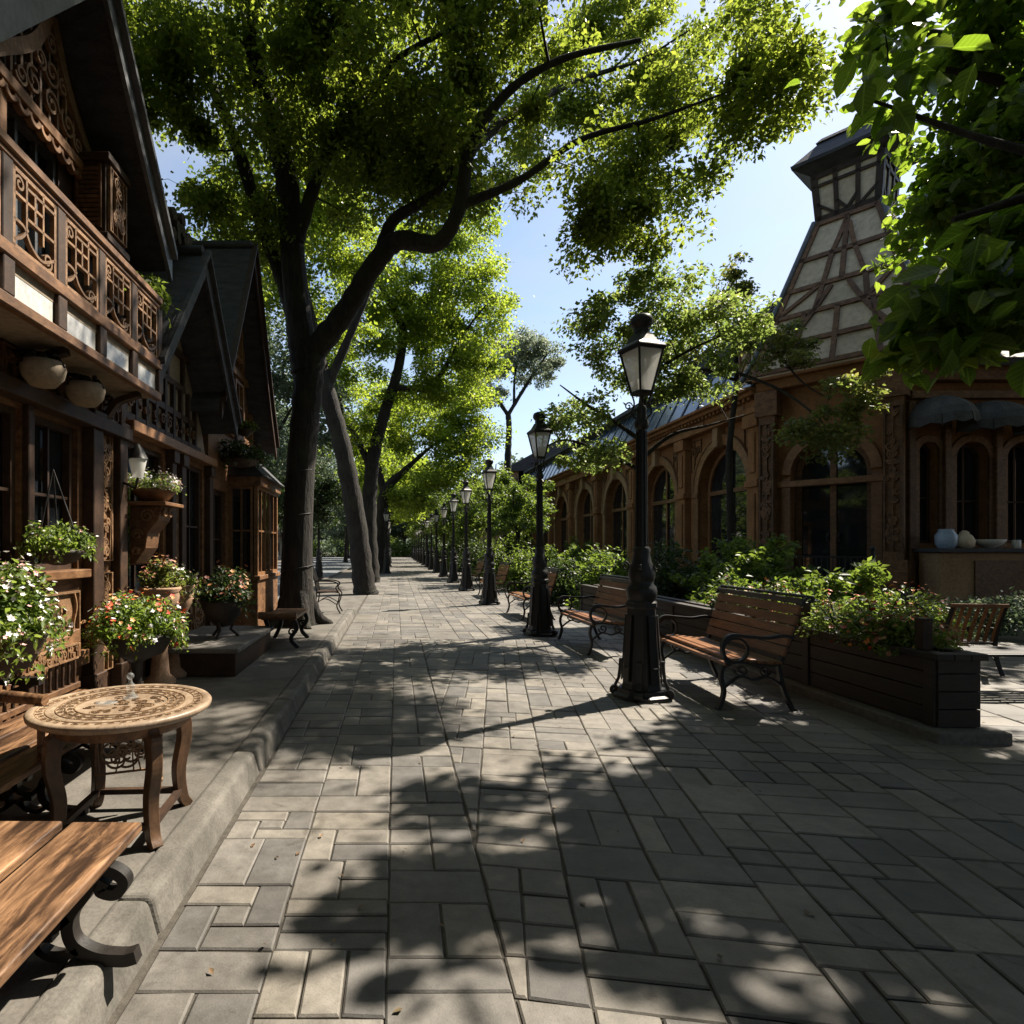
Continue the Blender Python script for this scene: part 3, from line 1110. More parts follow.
# ================================================================== LEFT FOREGROUND: plank bench, wall bench, round table
def plank_bench(name, label, x0, x1, y0, y1, ytips, back=False):
    t = thing(name, label, 'bench', ((x0 + x1) / 2, (y0 + y1) / 2, .118))
    m = MB()
    n = 2 if not back else 3
    wd = (x1 - x0) / n
    for i in range(n):
        e = random.uniform(-.012, .012)
        m.b(x0 + i * wd + .018, x0 + (i + 1) * wd - .018, y0, y1 + e, .44, .476)
    m.build('seat', 'plank', t, .009, 3)
    for yy in ytips:
        m = MB()
        k = lambda pts, w=.034, d=.042: m.ribbon([(q[0], yy, q[1]) for q in cr(pts, 8)], (0, 1, 0), w, d)
        a, b_ = x0 + .05, x1 - .02
        k([(a, .425), (b_ - .1, .425), (b_ - .01, .418), (b_ + .035, .385), (b_ + .01, .345), (b_ - .04, .355), (b_ - .025, .385)])
        for s_, o_ in ((1, b_), (-1, a)):
            k([(o_ - s_ * .05, .42), (o_ - s_ * .085, .35), (o_ - s_ * .14, .27), (o_ - s_ * .13, .19), (o_ - s_ * .06, .145), (o_ + s_ * .03, .135), (o_ + s_ * .075, .145)], .04)
            k([(o_ - s_ * .14, .27), (o_ - s_ * .20, .225), (o_ - s_ * .27, .25), (o_ - s_ * .26, .31), (o_ - s_ * .21, .30)], .024)
            k([(o_ - s_ * .11, .165), (o_ - s_ * .17, .14), (o_ - s_ * .23, .16), (o_ - s_ * .235, .20), (o_ - s_ * .19, .205)], .022)
            k([(o_ - s_ * .10, .36), (o_ - s_ * .17, .385), (o_ - s_ * .22, .36), (o_ - s_ * .20, .33)], .018)
        k([(a + .23, .16), ((a + b_) / 2, .19), (b_ - .23, .16)], .022)
        m.build('leg', 'iron2', t, .006, 1)
    m = MB()
    m.beam(((x0 + x1) / 2, ytips[0], .30), ((x0 + x1) / 2, ytips[-1], .30), .025, .025)
    m.build('stretcher', 'iron2', t)
    return t


plank_bench('plank_bench', 'weathered two-plank bench with scrolled iron legs nearest the camera', -1.46, -.885, .2, 2.15, (.6, 1.93))
wb = plank_bench('wall_bench', 'long plank bench with carved back rail against the house front', -2.22, -1.60, 1.2, 4.15, (1.6, 3.0, 3.95), True)
m = MB()
for i in range(40):
    yy = 1.24 + i * .0735
    m.lathe([(.010, .47), (.014, .52), (.009, .58), (.013, .64), (.009, .70)], 6, (-2.2, yy, 0))
m.build('balustrade', 'wood_d', wb)
m = MB()
fb = Fr((-2.2, 1.2, 0), (0, 1, 0), (1, 0, 0))
fb.box(m, 0, 2.95, .70, .80, -.022, .022)
m.prism([fb.p(u, z, -.02) for u, z in [(0, .802)] + [(i * 2.95 / 40, .84 + .045 * abs(math.sin(i * .45)) + .02 * math.sin(i * 1.3)) for i in range(41)] + [(2.95, .802)]], (.04, 0, 0))
fb.box(m, 0, 2.95, .49, .53, -.02, .02)
m.build('back_rail', 'wood_m', wb, .004, 1)
m = MB()
carving(m, fb, .05, 2.9, .705, .80, .026, 5, .010, .014, .6)
m.build('carved_band', 'carve', wb)
m = MB()
m.tube([(-2.16, 2.9, .735), (-1.9, 2.88, .74), (-1.66, 2.84, .73)], [.026, .03, .026], 10)
m.tube([(-1.68, 2.84, .72), (-1.68, 2.84, .476)], .018, 8)
m.build('armrest', 'plank', wb)

TX, TY, TZ = -1.31, 2.88, .118
t = thing('round_table', 'round carved oak table on curved legs between the plank benches', 'table', (TX, TY, TZ))
m = MB()
m.lathe([(.33, .545), (.385, .552), (.405, .565), (.408, .580), (.40, .590), (.375, .592), (.365, .586), (.31, .586), (.30, .590), (.285, .584), (.0005, .584)], 56, (TX, TY, TZ))
m.build('tabletop', 'table', t)
m = MB()
fc = lambda r, a: (TX + r * math.cos(a), TY + r * math.sin(a), TZ + .5872)
for rr_, nn_, r1 in ((.345, 44, .018), (.262, 30, .02), (.225, 26, .016)):
    for i in range(nn_):
        a = 2 * math.pi * i / nn_
        c = V(fc(rr_, a))
        e1, e2 = V((math.cos(a), math.sin(a), 0)), V((-math.sin(a), math.cos(a), 0))
        m.ribbon([c + e1 * u + e2 * z for u, z in spiral(0, 0, r1, .004, 360 * random.random(), random.choice((-1.4, 1.4)), 12)], (0, 0, 1), .003, .003)
for rr_ in (.366, .325, .283, .243, .205):
    m.ribbon([fc(rr_, 2 * math.pi * i / 64) for i in range(64)], (0, 0, 1), .004, .003, True)
for i in range(46):
    a = random.uniform(0, 6.28)
    c = V(fc(.17 * math.sqrt(random.random()), a))
    m.ribbon([c + V((u, z, -.001)) for u, z in spiral(0, 0, random.uniform(.012, .032), .005, 360 * random.random(), random.choice((-1.3, 1.3)), 14)], (0, 0, 1), .003, .003)
m.build('carved_inlay', 'inlay', t)
m = MB()
m.lathe([(.30, .49), (.31, .50), (.31, .545)], 40, (TX, TY, TZ))
m.build('apron', 'wood_m', t)
for k in range(4):
    a = R(-42 + 90 * k)
    c, s = math.cos(a), math.sin(a)
    m = MB()
    P = [(TX + c * r, TY + s * r, TZ + z) for r, z in cr([(.24, .54), (.30, .47), (.315, .36), (.285, .20), (.30, .06), (.335, 0)], 6)]
    m.ribbon(P, (-s, c, 0), [.075 - .03 * i / len(P) for i in range(len(P))], .052)
    m.ribbon([(TX + c * r, TY + s * r, TZ + z) for r, z in spiral(.312, .478, .042, .01, 90, 1.3, 16)], (-s, c, 0), .018, .05)
    m.build('leg', 'table_leg', t, .006, 1)
m = MB()
for k in range(4):
    a, b_ = R(-42 + 90 * k), R(48 + 90 * k)
    m.beam((TX + .29 * math.cos(a), TY + .29 * math.sin(a), TZ + .085), (TX + .29 * math.cos(b_), TY + .29 * math.sin(b_), TZ + .085), .032, .026)
m.build('stretcher', 'wood_d', t)
for k in range(2):
    a = R(20 + 90 * k)
    fq = Fr((TX + .22 * math.cos(a - .7), TY + .22 * math.sin(a - .7), TZ), (-math.sin(a), math.cos(a), 0), (math.cos(a), math.sin(a), 0))
    m = MB()
    carving(m, fq, .02, .28, .20, .42, 0, 30 + k, .009, .012, 1.2)
    m.build('carved_panel', 'carve', t)
g = thing('glass_cruet', 'small clear glass cruet with a round stopper on the oak table', 'cruet', (TX + .0, TY + .08, TZ + .59))
m = MB()
m.lathe([(.034, 0), (.036, .006), (.022, .02), (.014, .035), (.02, .05), (.022, .065), (.010, .078), (.008, .09)], 16, (TX, TY + .08, TZ + .592))
m.build('body', 'clear', g)
m = MB()
m.ball((TX, TY + .08, TZ + .592 + .108), .018, 12)
m.build('stopper', 'clear', g)
m = MB()
m.lathe([(.05, 0), (.052, .004), (.045, .008), (.0005, .006)], 20, (TX - .07, TY - .02, TZ + .592), sq=.7)
tag(m.build('glass_dish', 'clear'), 'shallow clear glass dish lying beside the cruet on the table', 'dish')

# ================================================================== small street things
def iron_chair(name, label, loc, rz):
    t = thing(name, label, 'chair', loc)
    m = MB()
    for i in range(6):
        m.b(-.02 + i * .072, .04 + i * .072, -.24, .24, .43, .452)
    m.build('seat', 'wood_d', t)
    m = MB()
    for i in range(7):
        yy = -.21 + i * .07
        m.ribbon([(q[0], yy, q[1]) for q in cr([(-.02, .47), (-.08, .7), (-.19, 1.0)], 5)], (0, 1, 0), .014, .03)
    m.beam((-.195, -.25, 1.01), (-.195, .25, 1.01), .03, .05)
    m.build('backrest', 'bench' if name == 'patio_chair' else 'iron2', t)
    for s in (-1, 1):
        m = MB()
        y = s * .23
        k = lambda pts, w=.024: m.ribbon([(q[0], y, q[1]) for q in cr(pts, 5)], (0, 1, 0), w, .03)
        k([(-.19, 1.0), (-.08, .7), (-.03, .44), (-.06, .2), (-.14, 0)])
        k([(-.03, .43), (.40, .43), (.42, .3), (.38, .15), (.45, 0)])
        k([(-.06, .2), (.15, .3), (.39, .18)], .016)
        m.build('leg', 'iron2', t)
        m = MB()
        k([(-.08, .66), (.1, .66), (.30, .65), (.40, .60), (.36, .52), (.41, .43)])
        m.build('armrest', 'iron2', t)
    t.rotation_euler = (0, 0, rz)
    return t


iron_chair('garden_chair', 'high-backed dark iron garden chair between the two big trunks', (0, 0, 0), 0).location = (-1.58, 12.4, .118)
t = iron_chair('patio_chair', 'low-backed chair with vertical slats behind the planter', (0, 0, 0), R(82))
t.location = (6.62, 6.95, 0)
t.scale = (.9, 1.15, .79)

# scroll-ended low bench by the first trunk
t = thing('scroll_bench', 'low wooden bench with rolled arm ends beside the leaning trunk', 'bench', (-1.42, 8.4, .118))
m = MB()
m.b(-1.78, -1.32, 7.9, 9.0, .50, .545)
m.build('seat', 'wood_m', t, .01)
m = MB()
m.tube([(-1.80, 7.86, .565), (-1.30, 7.86, .565)], .048, 12)
m.build('armrest', 'wood_m', t)
for yy in (8.0, 8.9):
    m = MB()
    m.ribbon([(q[0], yy, q[1]) for q in cr([(-1.74, .5), (-1.70, .35), (-1.76, .2), (-1.80, .12)], 5)], (0, 1, 0), .05, .06)
    m.build('leg', 'iron2', t)
    m = MB()
    m.ribbon([(q[0], yy, q[1]) for q in cr([(-1.36, .5), (-1.32, .38), (-1.40, .24), (-1.30, .12)], 5)], (0, 1, 0), .05, .06)
    m.ribbon([(u, yy, z) for u, z in spiral(-1.385, .33, .06, .015, 0, 1.3, 16)], (0, 1, 0), .02, .04)
    m.build('leg', 'iron2', t)

# stone platform under the big urn
t = thing('stone_platform', 'low grey stone platform carrying the dark flower urn', 'platform', (-2.1, 7.0, .118))
m = MB()
m.b(-2.56, -1.66, 6.2, 7.95, .12, .36)
m.build('block', 'wood_d', t, .01)
m = MB()
m.b(-2.58, -1.62, 6.16, 8.0, .362, .415)
m.build('slab', 'stone_g', t, .012)

# low iron bench at the right picture edge
t = thing('backless_bench', 'low backless iron bench with curved legs right of the planter', 'bench', (6.3, 6.1, 0))
m = MB()
for i in range(6):
    m.b(5.45, 6.95, 5.78 + i * .085, 5.845 + i * .085, .40, .425)
m.build('seat', 'iron2', t, .005)
for xx, s in ((5.6, -1), (6.1 + .75, 1)):
    for yy in (5.84, 6.2):
        m = MB()
        m.ribbon([(q[0], yy, q[1]) for q in cr([(xx - s * .12, .40), (xx, .37), (xx + s * .03, .27), (xx - s * .05, .14), (xx, .03), (xx + s * .05, 0)], 5)], (0, 1, 0), .035, .04)
        m.build('leg', 'iron2', t)

# fallen leaves lying on the paving
n = 420
p = np.stack([rng.uniform(-.8, 5.5, n), rng.uniform(1.2, 16, n) ** 1.0, np.full(n, .010)], 1)
lv, lf = leaf_geo(p, .034 * rng.uniform(.4, 1.1, n), 0, 5, .6)
o = mesh_np('fallen_leaves', lv, lf, 'litter')
tag(o, 'dry brown leaves scattered over the paving stones', 'leaves', kind='stuff')
# ================================================================== TIMBER HOUSES (left)
FX = -2.6
GZ = .118


def gable_roof(par, fr, uc, zr, half, ze, n0, n1, th=.14, mat='slate', board='zinc', eave_kick=0):
    """ridge along n; returns roof object with bargeboards"""
    for_r = MB()
    sl = (zr - ze) / half
    for s in (-1, 1):
        ue = uc + s * half
        pts = [(uc, zr), (ue, ze)]
        if eave_kick:
            pts = [(uc, zr), (uc + s * half * .72, ze + (zr - ze) * .22), (ue, ze - eave_kick)]
        poly = [fr.p(u, z, n0) for u, z in pts] + [fr.p(u, z + th, n0) for u, z in pts[::-1]]
        for_r.prism(poly, fr.N * (n1 - n0))
    roof = for_r.build('roof', mat, par)
    for s in (-1, 1):
        ue = uc + s * half
        pts = [(uc, zr), (ue, ze)]
        if eave_kick:
            pts = [(uc, zr), (uc + s * half * .72, ze + (zr - ze) * .22), (ue, ze - eave_kick)]
        m = MB()
        poly = [fr.p(u, z - .10, n1 + .002) for u, z in pts] + [fr.p(u, z + th + .02, n1 + .002) for u, z in pts[::-1]]
        m.prism(poly, fr.N * .035)
        poly = [fr.p(u, z + th - .03, n1 + .038) for u, z in pts] + [fr.p(u, z + th + .035, n1 + .038) for u, z in pts[::-1]]
        m.prism(poly, fr.N * .05)
        m.build('bargeboard', board, roof)
    m = MB()
    m.tube([fr.p(uc, zr + th + .02, n0), fr.p(uc, zr + th + .02, n1)], .07, 8)
    m.build('ridge', mat, roof)
    return roof


# ---------------- house with the balcony
H1 = thing('balcony_house', 'carved timber house with fretwork balcony nearest the camera on the left', 'house', (FX, 4.2, GZ), 'timber houses')
fr = Fr((FX, 0, 0), (0, 1, 0), (1, 0, 0))
ops = [(2.2, 2.95, 1.28, 2.42, False), (3.30, 4.16, 1.28, 2.42, False), (4.25, 4.90, 1.28, 2.42, False)]
m = MB()
wall(m, fr, 1.6, 5.62, GZ, 2.62, .22, ops)
m.b(-7.5, FX - .22, 5.4, 5.62, GZ, 4.3)
m.b(-7.5, FX - .22, 1.6, 1.8, GZ, 4.3)
m.build('wall', 'wood_m', H1)
for i, o_ in enumerate(ops):
    window(fr, H1, *o_[:4], 2, 2, fm='wood_d', sill='wood_l', n=-.07, fw=.05, bars=.022)
# pilasters and carved panels under the windows
for u0, u1, dn in ((3.08, 3.22, .06), (4.17, 4.24, .05), (4.97, 5.14, .10), (5.47, 5.62, .09)):
    m = MB()
    fr.box(m, u0, u1, GZ, 2.6, .002, dn)
    fr.box(m, u0 - .02, u1 + .02, GZ, .4, .001, dn + .02)
    fr.box(m, u0 - .02, u1 + .02, 2.45, 2.6, .001, dn + .02)
    m.build('pilaster', 'wood_d', H1, .006, 1)
for k, (u0, u1, z0, z1) in enumerate(((3.34, 4.1, .68, 1.12), (4.30, 4.88, .68, 1.12), (5.17, 5.44, .35, 1.25), (5.17, 5.44, 1.32, 2.5))):
    m = MB()
    fr.box(m, u0, u1, z0, z1, .001, .012)
    carving(m, fr, u0 + .02, u1 - .02, z0 + .02, z1 - .02, .026, 60 + k, .016, .03, .9)
    m.build('carved_panel', 'carve', H1)
m = MB()
fr.box(m, 1.6, 4.96, .50, .62, .001, .07)
fr.box(m, 1.6, 4.96, GZ, .30, .001, .05)
m.build('plinth', 'wood_l', H1, .008)
# frieze under the balcony with relief carving, and the dark cornice
m = MB()
fr.box(m, 1.6, 5.64, 2.45, 2.56, .003, .13)
fr.box(m, 1.6, 5.64, 2.561, 2.80, .001, .06)
m.build('cornice', 'wood_d', H1, .006, 1)
m = MB()
for i in range(9):
    carving(m, fr, 1.7 + i * .43, 2.08 + i * .43, 2.585, 2.775, .07, 80 + i, .010, .02, .8)
m.build('frieze', 'wood_m', H1)
# upper wall up to the gable
UPz, UC, RZ, HALF, EZ = 2.80, 4.42, 5.66, 1.33, 4.10
m = MB()
ops2 = [(3.92, 4.62, 3.42, 4.45, False)]
wall(m, fr, 3.0, 5.62, UPz, 4.46, .2, ops2)
m.prism([fr.p(u, z, -.2) for u, z in ((3.2, 4.462), (5.62, 4.462), (UC + .12, RZ - .12), (UC - .12, RZ - .12))], fr.N * .2)
m.build('upper_wall', 'wood_d', H1)
window(fr, H1, *ops2[0][:4], 3, 1, fm='zinc', n=-.05, fw=.035, bars=.03)
m = MB()
fr.box(m, 3.84, 3.92, 3.1, 4.5, .001, .06)
fr.box(m, 3.72, 5.3, 4.47, 4.55, .001, .09)
for i in range(11):
    u = 3.80 + i * .13
    fr.rib(m, arc(u, 4.46, .055, 180, 360, 8), .06, .035, .05)
m.build('window_head', 'wood_l', H1, .004, 1)
m = MB()
for s in (-1, 1):
    pts = cr([(UC + s * .02, 5.38), (UC + s * .22, 5.0), (UC + s * .62, 4.62)], 6)
    fr.rib(m, [tuple(q) for q in pts], .05, .09, .05)
for i in range(-4, 5):
    u = UC + i * .11
    zt = 5.42 - abs(i) * .15
    fr.rib(m, [(u, 4.57), (u, zt)], .035, .026, .03)
for i, (du, z, r) in enumerate(((0, 4.72, .10), (-.22, 4.72, .1), (.22, 4.72, .1), (0, 4.95, .1), (-.14, 4.95, .07), (.15, 4.95, .07), (0, 5.16, .07), (.36, 4.66, .07), (-.36, 4.66, .07))):
    fr.rib(m, spiral(UC + du, z, r, .015, 70 * i, 1.5), .055, .02, .03)
m.build('gable_carving', 'carve', H1)
gable_roof(H1, fr, UC, RZ, HALF, EZ, -5.0, .42)
# corner oriel with shutters
m = MB()
ou = Fr((FX, 4.82, 0), (0, 1, 0), (1, 0, 0))
ou.box(m, 0, .34, 3.98, 4.56, .001, .27)
ou.box(m, -.03, .37, 4.561, 4.62, .001, .31)
ou.box(m, -.03, .37, 3.92, 3.979, .001, .30)
for uu in (0, .28):
    ou.box(m, uu, uu + .06, 3.1, 3.919, .18, .24)
ow = m.build('oriel', 'wood_d', H1, .005, 1)
m = MB()
for i in range(13):
    z = 4.05 + i * .037
    m.beam((FX + .05, 4.812, z), (FX + .22, 4.812, z), .012, .026)
m.b(FX + .03, FX + .05, 4.80, 4.818, 4.02, 4.53)
m.b(FX + .22, FX + .24, 4.80, 4.818, 4.02, 4.53)
m.build('shutter', 'wood_m', ow)
m = MB()
carving(m, ou, .03, .31, 4.02, 4.53, .285, 99, .014, .025)
m.build('carved_panel', 'carve', ow)
# balcony
BX = .46
BU0, BU1 = 1.7, 5.42
bal = MB()
fr.box(bal, BU0, BU1, 2.99, 3.06, .002, BX - .01)
fr.box(bal, BU0, BU1, 2.80, 2.84, .06, BX - .035)
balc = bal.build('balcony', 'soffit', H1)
m = MB()
fr.box(m, BU0, BU1, 3.64, 3.70, BX - .05, BX + .035)
fr.box(m, BU0, BU1, 3.605, 3.638, BX - .03, BX + .015)
fr.box(m, BU0, BU1, 3.05, 3.13, BX - .04, BX + .03)
fr.box(m, BU0, BU1, 2.775, 2.845, BX - .035, BX + .025)
for n_ in (.06,):
    fr.box(m, BU1 - .05, BU1 + .02, 3.64, 3.70, n_, BX - .051)
    fr.box(m, BU1 - .05, BU1 + .02, 3.05, 3.13, n_, BX - .041)
m.build('rail', 'wood_m', balc, .008, 1)
npan = 7
pw = (BU1 - BU0) / npan
for i in range(npan + 1):
    u = BU0 + i * pw
    m = MB()
    fr.box(m, u - .045, u + .045, 3.131, 3.604, BX - .035, BX + .012)
    fr.box(m, u - .05, u + .05, 2.846, 3.049, BX - .03, BX + .02)
    m.build('post', 'wood_d', balc, .005, 1)
for i in range(npan):
    u0, u1 = BU0 + i * pw + .05, BU0 + (i + 1) * pw - .05
    z0, z1 = 3.135, 3.60
    w_, h_ = u1 - u0, z1 - z0
    m = MB()
    k = lambda q, w=.017: fr.rib(m, [(u0 + a * w_, z0 + b_ * h_) for a, b_ in q], BX - .01, w, .028)
    k([(.03, 0), (.03, 1)], .024); k([(.97, 0), (.97, 1)], .024); k([(0, .03), (1, .03)], .024); k([(0, .97), (1, .97)], .024)
    k([(.3, .35), (.3, .97)]); k([(.68, .3), (.68, .97)]); k([(.03, .68), (.68, .68)]); k([(.3, .48), (.97, .48)])
    k([(.49, .48), (.49, .86)]); k([(.3, .86), (.97, .86)])
    k([tuple(q) for q in cr([(.03, .36), (.25, .34), (.4, .18), (.66, .10), (.97, .24)], 5)])
    k([tuple(q) for q in cr([(.03, .1), (.2, .2), (.33, .35)], 5)])
    fr.rib(m, spiral(u0 + .8 * w_, z0 + .16 * h_, .05, .012, 90 * i, 1.3), BX - .012, .014, .026)
    fr.rib(m, spiral(u0 + .16 * w_, z0 + .83 * h_, .045, .012, 60 * i, -1.3), BX - .012, .014, .026)
    m.build('railing_panel', 'carve', balc)
    m = MB()
    fr.box(m, u0 + .01, u1 - .01, 2.86, 3.04, BX - .028, BX - .012)
    sp = m.build('skirt_panel', 'panel', balc)
m = MB()
for k_ in range(5):
    z = 3.2 + .09 * k_
    m.beam((FX + .05, BU1 - .015, z), (FX + BX - .04, BU1 - .015, z), .02, .024)
m.build('side_lattice', 'carve', balc)
for u in (2.0, 3.25, 4.05, 5.2):
    m = MB()
    P = [fr.p(u, z, n) for n, z in [tuple(q) for q in cr([(.02, 2.52), (.10, 2.60), (.20, 2.72), (.38, 2.78)], 5)]]
    m.ribbon(P, (0, 1, 0), .05, .07)
    m.ribbon([fr.p(u, z, n) for n, z in spiral(.10, 2.72, .05, .012, 0, 1.4, 16)], (0, 1, 0), .016, .04)
    m.build('console', 'wood_d', balc)

# ---------------- pair of shell lamps under the balcony
for i, (u, lab) in enumerate(((3.98, 'round cream glass wall lamp under the balcony, nearer of two'), (4.52, 'round cream glass wall lamp under the balcony, farther of two'))):
    t = thing('wall_lamp', lab, 'lamp', (FX + .3, u, 2.66), 'shell lamps below the balcony')
    m = MB()
    m.lathe([(.01, -.11), (.08, -.095), (.125, -.04), (.14, .02), (.13, .06), (.12, .062)], 22, (FX + .26, u, 2.62))
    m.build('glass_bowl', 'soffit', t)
    m = MB()
    m.tube([(FX + .07, u, 2.72), (FX + .14, u, 2.76), (FX + .26, u, 2.74), (FX + .26, u, 2.68)], .014, 8)
    m.lathe([(.03, 0), (.05, .03), (.03, .06)], 10, (FX + .26, u, 2.682))
    for a in (0, 2.1, 4.2):
        m.tube([(FX + .26, u, 2.70), (FX + .26 + .1 * math.cos(a), u + .1 * math.sin(a), 2.71), (FX + .26 + .142 * math.cos(a), u + .142 * math.sin(a), 2.65)], .010, 6)
        m.ball((FX + .26 + .07 * math.cos(a), u + .07 * math.sin(a), 2.73), .022, 8)
    m.build('bracket', 'iron2', t)

# ---------------- middle house: steep dark gable, thatched ridge
H2 = thing('gabled_shop', 'timber shop house with steep dark gable and thatched ridge, middle of the row', 'house', (FX, 6.9, GZ), 'timber houses')
ops = [(5.75, 6.70, .95, 2.50, False), (7.30, 8.05, .95, 2.50, False)]
m = MB()
wall(m, fr, 5.63, 8.30, GZ, 2.62, .22, ops)
m.b(-7.5, FX - .22, 8.1, 8.30, GZ, 3.9)
m.build('wall', 'wood_m', H2)
window(fr, H2, *ops[0][:4], 3, 2, fm='wood_d', sill='wood_l', n=-.06, fw=.05, bars=.024)
window(fr, H2, *ops[1][:4], 2, 2, fm='wood_d', sill='wood_l', n=-.06, fw=.05, bars=.024)
for u0, u1 in ((6.78, 6.90), (7.08, 7.22), (8.14, 8.29)):
    m = MB()
    fr.box(m, u0, u1, GZ, 2.6, .002, .08)
    fr.box(m, u0 - .02, u1 + .02, 2.42, 2.6, .001, .11)
    m.build('pilaster', 'wood_d', H2, .006, 1)
for k, (u0, u1, z0, z1) in enumerate(((5.78, 6.68, .3, .85), (7.3, 8.05, .3, .85), (6.91, 7.07, .4, 2.3))):
    m = MB()
    fr.box(m, u0, u1, z0, z1, .001, .012)
    carving(m, fr, u0 + .015, u1 - .015, z0 + .02, z1 - .02, .026, 160 + k, .016, .03, .8)
    m.build('carved_panel', 'carve', H2)
m = MB()
fr.box(m, 5.64, 8.28, 2.56, 2.66, .003, .14)
m.build('cornice', 'wood_l', H2, .006, 1)
# jettied half-timbered storey
m = MB()
m.prism([fr.p(u, z, -.2) for u, z in ((5.63, 2.67), (8.2, 2.67), (8.0, 3.05), (6.75, 4.5), (5.63, 3.5))], fr.N * .2)
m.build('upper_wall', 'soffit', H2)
m = MB()
for z in (2.72, 3.02, 3.36):
    fr.box(m, 5.64, 7.9 - (z - 2.7) * .9, z - .035, z + .035, .001, .04)
for i in range(9):
    u = 5.68 + i * .25
    zt = min(3.35, 4.35 - abs(u - 6.7) * 1.15)
    if zt > 2.8:
        fr.box(m, u - .03, u + .03, 2.70, zt, .0005, .045)
for u, z1 in ((6.2, 3.85), (6.75, 4.3), (7.25, 3.8)):
    fr.box(m, u - .03, u + .03, 3.36, z1, .0008, .042)
fr.box(m, 6.0, 7.5, 3.72, 3.79, .0012, .046)
m.build('timber_frame', 'wood_d', H2)
m = MB()
for i in range(10):
    fr.rib(m, spiral(5.8 + i * .2, 2.87, .07, .015, 80 * i, 1.3), .03, .016, .03)
m.build('carved_band', 'wood_m', H2)
window(Fr((FX, 0, 0), (0, 1, 0), (1, 0, 0)), H2, 5.72, 5.98, 3.40, 3.72, 1, 2, fm='wood_l', n=.045, fw=.035)
gable_roof(H2, fr, 6.72, 4.60, 1.34, 2.98, -5.0, .44, .15, 'slate', 'slate')
m = MB()
for k in range(11):
    a = R(-35 + 250 * k / 10)
    for rr_ in (.30, .17):
        m.tube([fr.p(6.62 + rr_ * 1.15 * math.cos(a) * (1 + .12 * math.sin(j * 2.3 + k)), 4.80 + rr_ * .9 * math.sin(a), -3.5 + 3.72 * j / 6 + .06 * math.sin(k * 3)) for j in range(7)], [.12, .13, .12, .14, .13, .12, .07], 7)
m.build('thatched_ridge', 'thatch', H2)

# wall lantern and shop lamp
t = thing('wall_lantern', 'small white glass lantern on the post of the middle shop', 'lantern', (FX + .2, 5.55, 2.2))
m = MB()
m.lathe([(.05, 0), (.085, .16), (.05, .22)], 6, (FX + .22, 5.53, 2.10))
m.build('glass', 'frost', t)
m = MB()
m.lathe([(.095, .17), (.05, .26), (.015, .31)], 6, (FX + .22, 5.53, 2.10))
m.tube([(FX + .09, 5.53, 2.05), (FX + .2, 5.53, 2.0), (FX + .22, 5.53, 2.1)], .013, 6)
m.build('cap', 'iron2', t)

# ---------------- end house with glazed bay
H3 = thing('bay_house', 'end timber house with glazed bay window and tall dark gable', 'house', (FX, 9.5, GZ), 'timber houses')
ops = [(8.45, 9.15, GZ + .02, 2.3, False)]
m = MB()
wall(m, fr, 8.31, 11.2, GZ, 3.2, .22, ops)
m.b(-7.5, FX - .22, 11.0, 11.2, GZ, 3.4)
m.prism([fr.p(u, z, -.22) for u, z in ((8.31, 3.202), (11.2, 3.202), (9.75, 5.9))], fr.N * .2)
m.build('wall', 'wood_m', H3)
d = window(fr, H3, *ops[0][:4], 2, 3, fm='wood_d', n=-.08, fw=.07, name='door')
b0, b1, bn = 9.30, 10.85, .46
m = MB()
fr.box(m, b0, b1, GZ, .95, .001, bn)
fr.box(m, b0 - .03, b1 + .03, .951, 1.02, .001, bn + .04)
bay = m.build('bay', 'wood_m', H3, .006, 1)
m = MB()
fr.box(m, b0 - .03, b1 + .03, 2.42, 2.56, .001, bn + .05)
m.build('bay_head', 'wood_m', bay, .006, 1)
bf = Fr((FX + bn, b0, 0), (0, 1, 0), (1, 0, 0))
window(bf, bay, .0, b1 - b0, 1.021, 2.419, 5, 2, fm='wood_l', n=-.032, fw=.05)
bs = Fr((FX + .002, b0, 0), (1, 0, 0), (0, -1, 0))
window(bs, bay, .0, bn - .07, 1.021, 2.419, 2, 2, fm='wood_l', n=-.032, fw=.05)
m = MB()
q = [(b0 - .08, bn + .12), (b1 + .08, bn + .12), (b1 - .2, 0), (b0 + .2, 0)]
lo = [fr.p(q[0][0], 2.562, q[0][1]), fr.p(q[1][0], 2.562, q[1][1]), fr.p(q[1][0], 2.562, .002), fr.p(q[0][0], 2.562, .002)]
hi = [fr.p(b0 + .1, 2.98, .16), fr.p(b1 - .1, 2.98, .16), fr.p(b1 - .1, 2.98, .002), fr.p(b0 + .1, 2.98, .002)]
m.hexa(lo + hi)
m.build('bay_roof', 'slate', bay, .01)
window(fr, H3, 8.75, 9.25, 3.35, 4.0, 2, 1, fm='wood_l', n=.035, fw=.05)
window(fr, H3, 9.5, 10.0, 3.35, 4.15, 2, 2, fm='wood_l', n=.035, fw=.05)
window(fr, H3, 9.45, 9.95, 4.5, 5.1, 2, 1, fm='wood_l', n=.035, fw=.05)
m = MB()
for z in (3.25, 4.28):
    hw = (5.9 - z) * .52
    fr.box(m, 9.75 - hw, 9.75 + hw, z - .05, z + .05, -.018, .05)
for u, z0, z1 in ((8.62, 3.3, 3.75), (9.38, 3.3, 5.0), (10.1, 3.3, 5.0), (10.7, 3.3, 3.9)):
    fr.box(m, u - .04, u + .04, z0, z1, -.017, .045)
m.build('timber_frame', 'wood_l', H3)
gable_roof(H3, fr, 9.35, 6.0, 1.75, 3.30, -5.0, .36, .15, 'slate', 'wood_d', .12)

